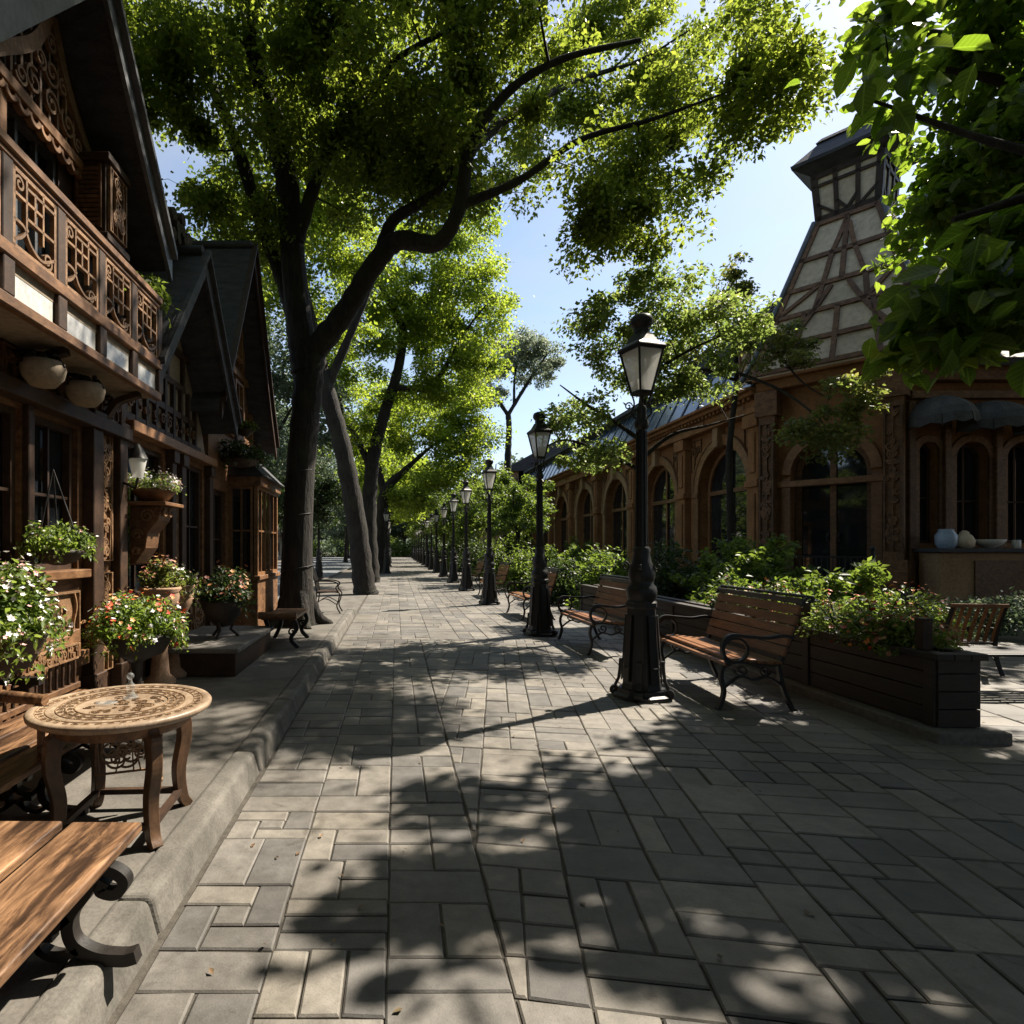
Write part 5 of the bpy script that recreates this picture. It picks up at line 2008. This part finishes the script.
# the trees behind it along the left side of the path
tree('street_tree', 'second tree along the path, plain leaning trunk right behind the big one', (-1.30, 18.9, 0), [
    L_([(366, 596, 18.9, .44), (364, 585, 18.9, .36), (356, 520, 18.9, .32), (343, 450, 18.8, .29), (328, 395, 18.7, .27), (312, 330, 18.6, .22), (300, 270, 18.5, .17), (296, 200, 18.3, .12), (300, 120, 18, .07)]),
    L_([(326, 390, 18.7, .16), (352, 330, 18.4, .12), (372, 280, 18.1, .09), (385, 230, 17.9, .05)]),
    L_([(318, 350, 18.6, .14), (285, 300, 19, .10), (255, 250, 19.3, .07), (235, 215, 19.5, .04)]),
], [lobe(285, 220, 18.6, 3.0, 2.6, 2.0, 50), lobe(250, 290, 19.2, 1.8, 2, 1.6, 28), lobe(325, 320, 19.6, 1.5, 1.5, 1.6, 22), lobe(345, 200, 18.4, 2.2, 2.2, 2.2, 40), lobe(330, 90, 18.2, 3.4, 2.5, 2.2, 46)],
     .13, 46000, .75, 'leaf_lime', 'street trees')
tree('street_tree', 'third tree along the path, slim dark trunk forking high under a lime crown', (-1.15, 25.6, 0), [
    L_([(371, 586, 25.6, .46), (371, 574, 25.6, .38), (369, 520, 25.6, .33), (373, 460, 25.6, .29), (384, 415, 25.5, .25), (398, 370, 25.4, .21), (402, 330, 25.3, .17), (388, 300, 25.2, .13), (372, 268, 25, .08)]),
    L_([(397, 388, 25.4, .15), (425, 388, 25, .12), (440, 375, 24.8, .10), (452, 355, 24.6, .08), (470, 325, 24.4, .05), (490, 300, 24.3, .03)]),
    L_([(371, 470, 25.6, .17), (358, 440, 25.8, .13), (346, 420, 26, .09), (335, 380, 26.3, .05)]),
    L_([(402, 345, 25.3, .12), (408, 300, 25.1, .09), (404, 260, 25, .05)]),
], [lobe(385, 300, 25.2, 2.6, 2.6, 2.4, 46), lobe(455, 300, 24.6, 2.3, 2.3, 2.2, 44), lobe(480, 350, 24.6, 1.5, 1.7, 1.3, 20), lobe(430, 385, 25.2, 2.0, 2.2, 1.1, 26), lobe(340, 370, 26, 1.7, 2, 1.7, 26), lobe(425, 330, 26.5, 2.0, 2, 1.8, 26), lobe(355, 440, 27, 1.6, 2, 1.3, 16), lobe(445, 235, 24.6, 2.2, 2.2, 1.4, 26)],
     .145, 66000, .8, 'leaf_lime', 'street trees')
tree('street_tree', 'fourth tree along the path, short trunk with lime crown low over the path', (-.95, 35, 0), [
    L_([(380, 576, 35, .5), (379, 566, 35, .40), (381, 520, 35, .36), (386, 490, 35, .30), (405, 470, 34.8, .18), (425, 452, 34.6, .1), (440, 440, 34.5, .05)]),
    L_([(384, 495, 35, .24), (376, 455, 35.2, .16), (365, 415, 35.4, .08)]),
], [lobe(430, 420, 34.6, 3.2, 3, 2.0, 44), lobe(372, 410, 35.4, 2.4, 2.8, 2.2, 36), lobe(455, 455, 34.5, 1.7, 2, 1.0, 20), lobe(470, 400, 34.8, 1.5, 2, 1.4, 18), lobe(440, 480, 34.6, 1.8, 2, .9, 18), lobe(400, 500, 35.5, 1.6, 2, .8, 14), lobe(470, 440, 36, 1.8, 2, 1.3, 18)],
     .18, 40000, .95, 'leaf_lime', 'street trees')


def simple_tree(name, label, x, y, h, cr_, lm, n=9000, leaf=.25, k=40, group=None, lean=0, zc=.66, tr=.2, rz=.34):
    return tree(name, label, (x, y, 0), [
        [(x, y, -.05, tr * 1.5), (x, y, h * .06, tr), (x + lean * .4, y, h * .35, tr * .8), (x + lean, y + .2, h * .6, tr * .5), (x + lean * 1.2, y, h * .85, tr * .15)],
        [(x + lean * .4, y, h * .36, tr * .6), (x + cr_ * .3, y - .3, h * .52, tr * .4), (x + cr_ * .6, y - .5, h * .68, tr * .12)],
        [(x + lean * .4, y, h * .34, tr * .6), (x - cr_ * .3, y + .3, h * .52, tr * .4), (x - cr_ * .65, y + .2, h * .7, tr * .12)]],
        [(x + lean, y, h * zc, cr_, cr_, h * rz, k), (x + cr_ * .55, y - .3, h * (zc - .06), cr_ * .55, cr_ * .6, h * .2, k // 3), (x - cr_ * .55, y + .3, h * (zc - .04), cr_ * .55, cr_ * .6, h * .2, k // 3)],
        leaf, n, cr_ * .26, lm, group)


row = simple_tree('street_tree', 'fifth tree along the path, counted from the big dark one', -.9, 45, 10, 3.4, 'leaf_lime', 14000, .26, 44, 'street trees', .5)
for i, yy in enumerate((54, 64, 75, 88)):
    dup(row, (-.9 - .05 * i, yy, 0), 1.3 * i, f'{ORD[i + 5]} tree along the path, counted from the big dark one', 1.2 + .06 * (i % 3))
# trees across the road and in the square on the left
back = simple_tree('square_tree', 'grey-green tree in the square seen left of the big trunk', -5.4, 22, 10.5, 3.4, 'leaf_blue', 17000, .17, 60, 'trees of the square', -.4)
dup(back, (-8.3, 30, 0), 2, 'grey-green tree across the road, behind the bay house', 1.15)
dup(back, (-6.3, 38, 0), 4, 'grey-green tree at the roadside beyond the garden chair', .95)
dup(back, (-9.5, 52, 0), 1, 'tall grey-green tree before the pale townhouses', 1.3)
dup(back, (-5.2, 62, 0), 3, 'small far grey-green tree at the end of the road', 1.0)
dk = simple_tree('conifer', 'dark evergreen with low boughs between the trunks', -4.6, 27.5, 6.6, 2.3, 'leaf_dark', 14000, .14, 46, 'trees of the square', .2, .6, .14)
dup(dk, (-8.6, 42, 0), 2.2, 'dark evergreen standing far across the road', 1.3)

# right side: young tree reaching over the hall roof, sparse pale foliage
tree('young_tree', 'slender young tree with sparse pale leaves in front of the hall', (4.15, 10.1, 0), [
    [(4.15, 10.1, 0, .085), (4.16, 10.1, 1.2, .07), (4.12, 10.05, 2.4, .058), (4.05, 10.0, 3.4, .048), (4.1, 9.9, 4.4, .03), (4.2, 9.8, 5.6, .012)],
    L_([(640, 440, 10.0, .042), (612, 420, 9.9, .032), (587, 405, 9.8, .022), (560, 385, 9.7, .01)]),
    L_([(638, 420, 10.0, .042), (655, 375, 9.8, .032), (690, 350, 9.6, .022), (735, 330, 9.4, .01)]),
    L_([(640, 460, 10.0, .04), (672, 435, 9.8, .03), (710, 425, 9.6, .018), (745, 415, 9.5, .01)]),
    L_([(640, 470, 10.0, .04), (604, 452, 10.1, .03), (565, 440, 10.3, .018), (540, 450, 10.5, .01)]),
], [lobe(610, 335, 9.8, .75, .85, .6, 30), lobe(675, 315, 9.6, .7, .85, .6, 30), lobe(578, 415, 10.1, .65, .8, .42, 22), lobe(690, 380, 9.6, .65, .8, .42, 22), lobe(650, 285, 9.6, .5, .7, .35, 14), lobe(592, 455, 10.1, .6, .7, .28, 14), lobe(735, 320, 9.5, .45, .6, .45, 12), lobe(655, 360, 9.9, .7, .8, .5, 18)],
     .08, 17000, .27, 'leaf_pale', cat='tree', twig=.006)
tree('climbing_tree', 'spindly tree with drooping twigs against the skylight and spire', (7.6, 13.6, 0), [
    [(7.6, 13.6, 0, .10), (7.6, 13.6, 1.8, .085), (7.5, 13.5, 3.6, .07), (7.6, 13.4, 5.2, .05), (7.55, 13.4, 6.6, .025), (7.55, 13.3, 7.4, .01)],
    L_([(735, 330, 13.4, .04), (770, 345, 13, .03), (800, 380, 12.4, .018), (830, 400, 12, .01)]),
    L_([(730, 370, 13.4, .04), (780, 390, 12.6, .03), (820, 420, 12, .018), (830, 445, 11.7, .01)]),
    L_([(735, 380, 13.4, .04), (700, 370, 13.2, .03), (670, 395, 13, .015)]),
], [lobe(733, 300, 13.4, .32, .35, 1.15, 22), lobe(760, 330, 13.1, .8, .8, .5, 20), lobe(825, 425, 11.9, .75, .7, .65, 26), lobe(790, 355, 12.6, .6, .7, .4, 14), lobe(860, 390, 11.6, .5, .6, .5, 10), lobe(700, 345, 13.3, .7, .8, .5, 16)],
     .095, 10500, .28, 'leaf_red', cat='tree', twig=.006)
# tall tree behind the lamps, haze put into its leaf colour
tree('tall_tree', 'tall grey-green tree with a bare forked stem beyond the row of lamps', (7.4, 40, 0), [
    L_([(507, 570, 40, .35), (507, 500, 40, .26), (508, 455, 40, .22), (509, 430, 40, .19), (508, 412, 40, .18)]),
    L_([(508, 415, 40, .14), (495, 395, 40, .11), (484, 370, 40, .07), (478, 345, 39.5, .03)]),
    L_([(508, 415, 40, .14), (522, 392, 40, .12), (535, 372, 39.5, .09), (550, 350, 39, .04)]),
    L_([(514, 405, 40, .10), (515, 375, 40, .07), (522, 340, 40, .03)]),
], [lobe(510, 360, 40, 3.2, 2.5, 1.9, 36), lobe(545, 365, 39.5, 1.5, 1.8, 1.3, 14), lobe(482, 385, 40, 2.0, 2, 1.5, 20), lobe(525, 345, 40, 1.6, 1.6, 1.0, 12)],
     .18, 15000, .75, 'leaf_hazed', cat='tree')
rt = simple_tree('verge_tree', 'small green tree behind the fourth lamp at the right of the path', 4.6, 29, 6.0, 1.9, 'leaf_shrub', 9000, .15, 40, 'trees of the right verge', -.2, .58, .12)
for (x, y, s, lab) in ((4.8, 23.6, .86, 'small green tree behind the bench beyond the fourth lamp'), (4.4, 38, 1.1, 'small green tree of the right verge, second from the front'), (4.2, 48, 1.2, 'small green tree of the right verge, third from the front'),
                       (4.0, 60, 1.3, 'small green tree of the right verge, fourth from the front'), (3.9, 75, 1.4, 'small green tree of the right verge, farthest from the camera')):
    dup(rt, (x, y, 0), y, lab, s)
# planted out towards the hill so that the avenue closes in trees
hl_ = [(-4, 104, 1.5, 'tree closing the far end of the path, left of centre'), (1.5, 110, 1.3, 'tree closing the far end of the path, in its centre'), (8, 104, 1.6, 'tree closing the far end of the path, right of centre'),
       (15, 90, 1.5, 'tree rising behind the stone house'), (-16, 110, 1.6, 'tree beyond the end of the road on the left'), (-28, 95, 1.9, 'tree behind the pale townhouses'), (-10, 118, 1.5, 'tree beyond the end of the path, between the road and the avenue'), (-22, 128, 1.9, 'tree far beyond the townhouses'), (-7, 86, 1.0, 'tree at the road end before the far group'), (-11, 76, .95, 'tree at the road side near the farthest townhouse'), (4, 126, 1.9, 'tallest tree behind the avenue end')]
far = simple_tree('far_tree', hl_[0][3], -4, 104, 11, 4.6, 'leaf_blue', 7000, .45, 40, 'trees at the far end', 0, .5, .3, .46)
far.scale = (1.4,) * 3
for x, y, s, lab in hl_[1:]:
    dup(far, (x, y, 0), x, lab, s)

# near right tree: trunk out of the picture, broad leaves hanging into its top right corner
tree('broadleaf_tree', 'near tree whose broad drooping leaves fill the top right corner', (8.3, 6.2, 0), [
    [(8.3, 6.2, 0, .26), (8.2, 6.2, 1.5, .22), (8.0, 6.1, 3.2, .2), (7.7, 6.0, 4.8, .17), (7.4, 6.0, 6.2, .13), (6.9, 6.0, 7.6, .08), (6.4, 6.0, 8.8, .03)],
    [(7.4, 6.0, 6.2, .1), (8.2, 6.6, 7.4, .07), (9.2, 7.5, 8.5, .03)],  # limb for top lobes added to shade the foreground
    [(8.0, 6.1, 3.4, .10), (7.2, 5.8, 3.9, .075), (6.4, 5.5, 4.1, .05), (5.6, 5.3, 4.0, .025)],
    [(7.7, 6.0, 4.7, .11), (6.9, 5.9, 5.4, .08), (6.0, 5.8, 5.9, .05), (5.2, 5.8, 6.1, .02)],
    [(7.5, 6.0, 6.0, .09), (6.7, 6.4, 6.8, .07), (6.0, 6.8, 7.3, .04), (5.6, 6.8, 7.6, .02)],
    [(7.9, 6.1, 4.0, .09), (7.6, 4.8, 4.8, .06), (7.2, 3.6, 5.2, .03)],
], [(6.6, 5.6, 5.0, 1.25, 1.2, .8, 40), (6.7, 6.2, 6.4, 1.3, 1.4, 1.0, 44), (6.9, 6.9, 5.3, 1.1, 1.1, .8, 26), (6.35, 5.3, 3.9, .95, .9, .35, 20), (5.55, 5.8, 7.0, .75, .9, .5, 12), (7.7, 5.4, 6.6, 1.4, 1.6, 1.2, 34), (7.0, 4.0, 5.3, 1.2, 1.3, .8, 26), (9.3, 7.7, 8.6, 1.3, 1.3, 1.0, 36), (8.6, 5.6, 8.3, 1.2, 1.3, .9, 26)],
     .14, 25000, .42, 'leaf_big', None, True, twig=.008, droop=.75)
tree('overhanging_branch', 'branch of large bright leaves hanging in front of the spire', (6.6, 3.0, 0), [
    [(6.6, 3.0, 0, .16), (6.5, 3.0, 1.8, .14), (6.2, 3.2, 3.0, .11), (5.6, 3.6, 3.7, .075), (4.7, 4.0, 3.9, .045), (3.9, 4.2, 3.75, .02)],
    [(5.9, 3.4, 3.4, .05), (5.0, 4.0, 3.2, .03), (4.1, 4.2, 3.0, .012)],
    [(5.2, 3.8, 3.8, .04), (4.5, 4.3, 4.3, .03), (3.9, 4.9, 5.1, .012)],
], [(3.95, 4.9, 5.15, .22, .3, .14, 3), (4.55, 4.2, 3.5, .6, .6, .4, 14), (4.0, 4.2, 2.95, .45, .45, .2, 10), (4.3, 4.25, 3.25, .5, .5, .2, 10), (5.6, 3.9, 3.9, .8, .8, .6, 14), (4.0, 4.9, 5.75, .25, .4, .15, 3)],
     .24, 880, .36, 'leaf_big', None, True, twig=.006, droop=.9, mess=.25)
# trees added, mostly out of view, to block sky light and darken the shade
bt = simple_tree('added_shade_tree', 'unseen shade tree added behind the camera, left of the path', -2.2, -3.0, 12.5, 5.2, 'leaf_main', 30000, .29, 100, 'trees added for shade', 1.2, .74, .3, .24)
for x, y, s, lab in ((5.6, -3.2, 1.0, 'unseen shade tree added right of the path behind the camera'), (1.5, -10, 1.15, 'unseen shade tree added in the middle of the square behind the camera'), (-7, -9, 1.2, 'unseen shade tree added behind the timber houses at the back of the camera'), (15.5, 3.0, 1.1, 'unseen shade tree added at the right edge of the plaza behind the camera'), (10.5, -9, 1.3, 'farthest unseen shade tree added behind the camera on the right'), (-8.0, 4.5, 1.0, 'shade tree added in the yard behind the timber houses'), (10.5, .2, .95, 'unseen shade tree added on the plaza right of the camera'), (18.6, 17.0, .95, 'tall shade tree added behind the plaza wing of the hall'), (18.5, 8.5, 1.05, 'tall shade tree added at the far right end of the plaza')):
    dup(bt, (x, y, 0), x, lab, s)
for x, y, r, lab in ((FX, -2.6, 0, 'unseen timber house copy added behind the camera to block sky, next to the first'), (FX, -9, 0, 'unseen timber house copy added behind the camera to block sky, last of the row'), (4, -17, 90, 'unseen timber house copy added to block sky, closing the square behind the camera'), (13, -17, 90, 'unseen timber house copy added to block sky in the far corner behind the camera'), (21, -11, 180, 'unseen timber house copy added to block sky, right of the plaza behind the camera'), (21, -3.5, 180, 'unseen timber house copy added to block sky, right of the plaza beside the camera')):
    dup(H1, (x, y, GZ), R(r), lab, 1.5 if y < -12 or x > 15 else 1)  # unseen house copies, added to block low sky light

# ================================================================== SHRUBS, FLOWERS
G_ = 'shrubs behind the benches'
specs = [
    (5.05, 7.3, .75, 1.05, 2600, .10, 'leaf_shrub', 'fern', 'feathery green shrub behind the front bench'),
    (4.9, 9.0, .8, 1.25, 2600, .10, 'leaf_shrub', 'round', 'rounded green shrub behind the bench between the lamps'),
    (5.7, 10.3, .9, 1.5, 3000, .10, 'leaf_shrub', 'fern', 'spreading fern-like shrub in front of the arched door'),
    (5.1, 11.3, .85, 1.9, 3400, .10, 'leaf_dark', 'round', 'tall dark shrub between the first and second street lamps'),
    (6.4, 8.6, .8, 1.15, 2400, .10, 'leaf_shrub', 'fern', 'bright feathery shrub near the hall steps'),
    (4.9, 13.9, .9, 1.8, 3200, .11, 'leaf_shrub', 'round', 'leafy shrub behind the second street lamp'),
    (4.2, 15.6, .8, 1.5, 2400, .11, 'leaf_dark', 'round', 'dark shrub beside the third street lamp'),
    (4.9, 17.8, .9, 1.35, 2800, .12, 'leaf_shrub', 'fern', 'tall arching shrub beyond the third bench'),
    (4.3, 20.5, .9, 1.8, 2600, .12, 'leaf_shrub', 'round', 'green shrub beside the fourth street lamp'),
    (4.9, 23.5, 1.1, 2.2, 2800, .13, 'leaf_dark', 'round', 'dark bush beyond the fourth bench'),
    (4.4, 27.0, 1.1, 2.0, 2600, .14, 'leaf_shrub', 'round', 'green bush beside the sixth lamp'),
    (4.3, 32.0, 1.3, 2.2, 2600, .16, 'leaf_dark', 'round', 'dark far bush left of the stone arches'),
    (4.3, 37.0, 1.3, 2.3, 2400, .18, 'leaf_shrub', 'round', 'far green bush, second from last on the verge'),
    (4.2, 44.0, 1.5, 2.4, 2400, .2, 'leaf_dark', 'round', 'last far bush on the verge'),
    (6.9, 12.2, .9, 1.3, 2600, .10, 'leaf_dark', 'round', 'dark shrub against the corner entrance'),
    (7.4, 15.6, .8, 1.4, 2400, .11, 'leaf_dark', 'round', 'dark shrub under the second arched window'),
    (7.3, 19.5, .9, 1.6, 2400, .11, 'leaf_shrub', 'round', 'green shrub under the third arched window'),
    (7.2, 23.5, .9, 1.6, 2200, .12, 'leaf_shrub', 'fern', 'fern-like shrub under the fourth arched window'),
    (6.6, 10.9, .85, 1.75, 3400, .10, 'leaf_shrub', 'fern', 'large feathery shrub rising behind the planter'),
]
for x, y, r, h, n, lf_, lm, st, lab in specs:
    shrub('shrub', lab, 'shrub', (x, y, 0), r, h * ((1.12 if st == 'fern' else .85) if y < 24 else 1), int(n * 1.25), lf_, lm, G_, style=st, stems=16 if st == 'fern' else 9)

for x, y, lab in ((-9.5, 97, 'far low hedge bush at the road end, leftmost of the row'), (-5, 98, 'far low hedge bush left of the path end'), (-.8, 97.5, 'far low hedge bush closing the path, left one'),
                  (3.0, 98, 'far low hedge bush closing the path, right one'), (7.0, 97, 'far low hedge bush right of the path end'), (-14, 98, 'far low hedge bush before the farthest townhouse')):
    shrub('hedge_bush', lab, 'bush', (x, y, 0), 2.7, 3.4, 2600, .34, 'leaf_shrub', 'hedge bushes at the far end')
FG = 'flowering plants in the raised planter'
for i, (yy, lm, pet, h, lab) in enumerate([
    (4.95, 'leaf_shrub', 'pet_rust', .36, 'bright green plant at the near corner post of the planter'),
    (5.35, 'leaf_shrub', 'pet_orange', .42, 'light green plant with orange flowers, second from the planter corner'),
    (5.80, 'leaf_pale', 'pet_white', .38, 'pale green plant with few white flowers, just before the middle post'),
    (6.30, 'leaf_shrub', 'pet_orange', .45, 'light green plant with orange flowers, just behind the middle post'),
    (6.90, 'leaf_dark', 'pet_rust', .48, 'dark plant with rusty flower heads beside the bench back'),
    (7.60, 'leaf_dark', 'pet_rust', .40, 'dark plant with rusty flower heads hidden behind the bench')]):
    shrub('flowering_plant', lab, 'plant', (4.27, yy, .57), .33, h, 1800, .043, 'leaf_bright' if lm == 'leaf_shrub' else lm, FG, pet, 120 if 'few' not in lab else 40, .026)
for x, y, h, lab in ((5.6, 7.6, .95, 'orange flowered bush on the ground behind the planter'), (6.5, 8.0, 1.0, 'rust flowered bush near the serving counter'),
                     (7.5, 8.6, .9, 'dull flowered bush in front of the serving counter, farther right')):
    shrub('flower_bush', lab, 'bush', (x, y, 0), .55, h, 1700, .07, 'leaf_shrub', 'flower bushes on the plaza', 'pet_orange', 190, .024)
for x, y, lab in ((8.6, 9.6, 'silvery grey bush before the picket fence, left one'), (9.8, 9.8, 'silvery grey bush before the picket fence, right one')):
    shrub('silver_bush', lab, 'bush', (x, y, 0), .6, .8, 1500, .08, 'leaf_blue', 'silvery bushes')

# left house: flower pots, baskets, boxes
def basket_parts(t, c, r, mat='darkpot', hh=.22, chain=None):
    m = MB()
    m.lathe([(r * .25, -hh), (r * .7, -hh * .75), (r, -.02), (r * 1.04, 0), (r * .9, .01), (r * .3, .0)], 18, c)
    m.build('basket', mat, t)
    if chain:
        m = MB()
        for a in (0, 2.1, 4.2):
            m.tube([(c[0] + r * math.cos(a), c[1] + r * math.sin(a), c[2]), chain], .006, 5)
        m.build('chain', 'iron2', t)


def pot_flowers(name, label, cat, c, r, h, n, leaf, lm, pet, npet, psize, trail, mat='darkpot', hh=.22, chain=None, group=None):
    t = thing(name, label, cat, c, group)
    basket_parts(t, c, r * .72, mat, hh, chain)
    return shrub('', '', '', c, r, h, n, leaf, lm, None, pet, npet, psize, 'round', t, 7, trail)


pot_flowers('hanging_basket', 'green hanging basket in front of the paned window', 'basket', (-2.36, 4.20, 1.43), .22, .22, 1100, .038, 'leaf_bright', 'pet_white', 90, .012, 18, 'darkpot', .10, (-2.40, 4.20, 2.0))
pot_flowers('flower_trough', 'large overflowing trough of white and pink flowers at the left picture edge', 'flowers', (-2.18, 3.25, .98), .36, .36, 4200, .042, 'leaf_bright', 'pet_white', 620, .017, 40, 'darkpot', .24)
m = MB()
m.beam((-2.58, 3.3, .72), (-1.95, 3.3, .72), .05, .04)
m.ribbon([(q[0], 3.3, q[1]) for q in cr([(-2.58, .42), (-2.4, .48), (-2.2, .62), (-2.0, .70)], 5)], (0, 1, 0), .03, .04)
tag(m.build('wall_bracket', 'iron2'), 'dark iron bracket under the overflowing white flower trough', 'bracket')
pot_flowers('flower_bowl', 'wide bowl of orange and white flowers with trailing greenery', 'flowers', (-2.06, 4.80, .76), .38, .28, 3400, .042, 'leaf_bright', 'pet_mixed', 330, .021, 40, 'darkpot', .20)
m = MB()
m.lathe([(.12, .002), (.13, .03), (.05, .06), (.035, .25), (.05, .42), (.11, .45)], 14, (-2.08, 4.82, .118))
tag(m.build('flower_stand', 'iron2'), 'dark iron stand under the orange flower bowl', 'stand')
pot_flowers('shelf_planter', 'box of small white flowers on the carved bracket shelf', 'flowers', (-2.40, 5.95, 2.02), .28, .19, 1800, .032, 'leaf_pale', 'pet_white', 520, .014, 6, 'wood_m', .12)
t = thing('bracket_shelf', 'carved timber bracket shelf carrying the white flower box', 'shelf', (-2.45, 5.95, 1.3))
m = MB()
m.b(-2.58, -2.19, 5.70, 6.20, 1.86, 1.895)
m.build('board', 'wood_l', t, .006)
m = MB()
m.prism([(-2.58, 5.80, 1.855), (-2.26, 5.80, 1.855), (-2.30, 5.80, 1.72), (-2.40, 5.80, 1.60), (-2.42, 5.80, 1.45), (-2.52, 5.80, 1.30), (-2.58, 5.80, 1.28)], (0, .30, 0))
m.build('corbel', 'wood_m', t, .008)
m = MB()
fs = Fr((0, 5.80, 0), (1, 0, 0), (0, -1, 0))
for u, z, r in ((-2.40, 1.76, .07), (-2.50, 1.58, .055), (-2.51, 1.42, .04)):
    fs.rib(m, spiral(u, z, r, .012, 0, 1.6), .012, .016, .025)
fk = Fr((-2.27, 5.82, 0), (0, 1, 0), (1, 0, 0))
for u, r in ((.06, .045), (.19, .045)):
    fk.rib(m, spiral(u, 1.795, r, .01, 90, 1.5), .008, .012, .02)
m.build('carving', 'carve', t)
for i, (y, z, lab, pt) in enumerate(((5.85, 1.18, 'tall terracotta pedestal vase with rust and white flowers', 'pet_rust'), (6.25, 1.10, 'terracotta pedestal vase with trailing green plant and white flowers', 'pet_white'))):
    t = thing('pedestal_vase', lab, 'vase', (-2.30, y, .118), 'terracotta vases by the shop window')
    m = MB()
    m.lathe([(.14, .12), (.15, .16), (.09, .22), (.07, .45), (.10, .62), (.06, .68), (.10, .74), (.16, .86), (.185, .98), (.17, 1.02), (.20, 1.05), (.19, 1.07), (.1, 1.04)], 20, (-2.30, y, 0))
    m.build('vase', 'terracotta', t)
    shrub('', '', '', (-2.30, y, 1.05), .23, .26, 900, .045, 'leaf_bright' if i else 'leaf_red', None, pt, 150, .018, 'round', t, 6, 10 if i else 3)
# dark urn on the stone platform
t = thing('flower_urn', 'dark footed urn full of dim red flowers on the stone platform', 'urn', (-2.02, 7.0, .415))
m = MB()
m.lathe([(.05, .12), (.10, .14), (.20, .26), (.26, .42), (.25, .44), (.1, .42)], 18, (-2.02, 7.0, .415))
m.build('bowl', 'darkpot', t)
for k in range(3):
    a = 2.1 * k + .4
    m = MB()
    m.tube([(-2.02 + .18 * math.cos(a), 7.0 + .18 * math.sin(a), .417), (-2.02 + .09 * math.cos(a), 7.0 + .09 * math.sin(a), .50), (-2.02 + .14 * math.cos(a), 7.0 + .14 * math.sin(a), .66)], .018, 6)
    m.build('leg', 'darkpot', t)
shrub('', '', '', (-2.02, 7.0, .84), .36, .36, 1900, .055, 'leaf_dark', None, 'pet_rust', 90, .03, 'round', t, 8, 6)
pot_flowers('balcony_plant', 'green trailing plant at the far corner of the balcony', 'plant', (-2.3, 5.52, 3.72), .22, .22, 1500, .06, 'leaf_shrub', None, 0, 0, 12, 'darkpot', .14)
pot_flowers('sill_plant', 'small window box plant on the upper sill of the end house', 'plant', (-2.45, 9.72, 3.36), .2, .16, 700, .06, 'leaf_shrub', None, 0, 0, 4, 'wood_d', .1)
pot_flowers('roof_plant', 'dark creeper spilling over the bay window roof', 'plant', (-2.3, 8.9, 2.75), .4, .25, 1500, .07, 'leaf_dark', 'pet_rust', 16, .03, 10, 'wood_d', .1)

# ================================================================== LIGHT, SKY, CAMERA
SUN_EL, SUN_AZ = 50.0, 58.0          # azimuth measured from +Y (down the street) towards +X
w = bpy.data.worlds.new('World')
S.world = w
w.use_nodes = True
nt = w.node_tree
sky = nt.nodes.new('ShaderNodeTexSky')
sky.sky_type = 'NISHITA'
sky.sun_disc = False
sky.sun_elevation = R(SUN_EL)
sky.sun_rotation = R(SUN_AZ)
sky.air_density = 1.0
sky.dust_density = .9
sky.ozone_density = 1.0
tc = nt.nodes.new('ShaderNodeTexCoord')
mp = nt.nodes.new('ShaderNodeMapping')
mp.inputs['Scale'].default_value = (1, 1, 2.6)
nt.links.new(tc.outputs['Generated'], mp.inputs['Vector'])
cloud = ramp(nt, noise_tex(nt, mp.outputs['Vector'], 1.9, 7, .55, .5), [(.42, (0, 0, 0)), (.72, (.6, .6, .6))])
nt.links.new(mix(nt, cloud, sky.outputs[0], (3.9, 4.0, 4.15)), nt.nodes['Background'].inputs['Color'])
nt.nodes['Background'].inputs['Strength'].default_value = .078
sun = bpy.data.lights.new('sun', 'SUN')
sun.energy = 5.0
sun.angle = R(.55)
sun.color = (1.0, .905, .77)
so = bpy.data.objects.new('sun', sun)
COL.objects.link(so)
d = V((math.sin(R(SUN_AZ)) * math.cos(R(SUN_EL)), math.cos(R(SUN_AZ)) * math.cos(R(SUN_EL)), math.sin(R(SUN_EL))))
so.rotation_euler = d.to_track_quat('Z', 'Y').to_euler()
so.location = (10, 10, 30)

cam = bpy.data.cameras.new('camera')
co = bpy.data.objects.new('camera', cam)
COL.objects.link(co)
co.location = (0, 0, CAMH)
co.rotation_euler = (R(90), 0, 0)
cam.sensor_width = 36
cam.lens = F_PX / 1024 * 36
cam.shift_x = (512 - VPX) / 1024
cam.shift_y = (VPY - 512) / 1024
cam.clip_start = .05
cam.clip_end = 2000
S.camera = co
S.view_settings.view_transform = 'Standard'
S.view_settings.look = 'None'
S.view_settings.gamma = 1
S.view_settings.exposure = 1.38
c = S.cycles
c.max_bounces = 7
c.diffuse_bounces = 3
c.glossy_bounces = 3
c.transmission_bounces = 5
c.transparent_max_bounces = 8
c.caustics_reflective = False
c.caustics_refractive = False
c.use_denoising = True
try:
    c.denoiser = 'OPENIMAGEDENOISE'
except Exception:
    pass
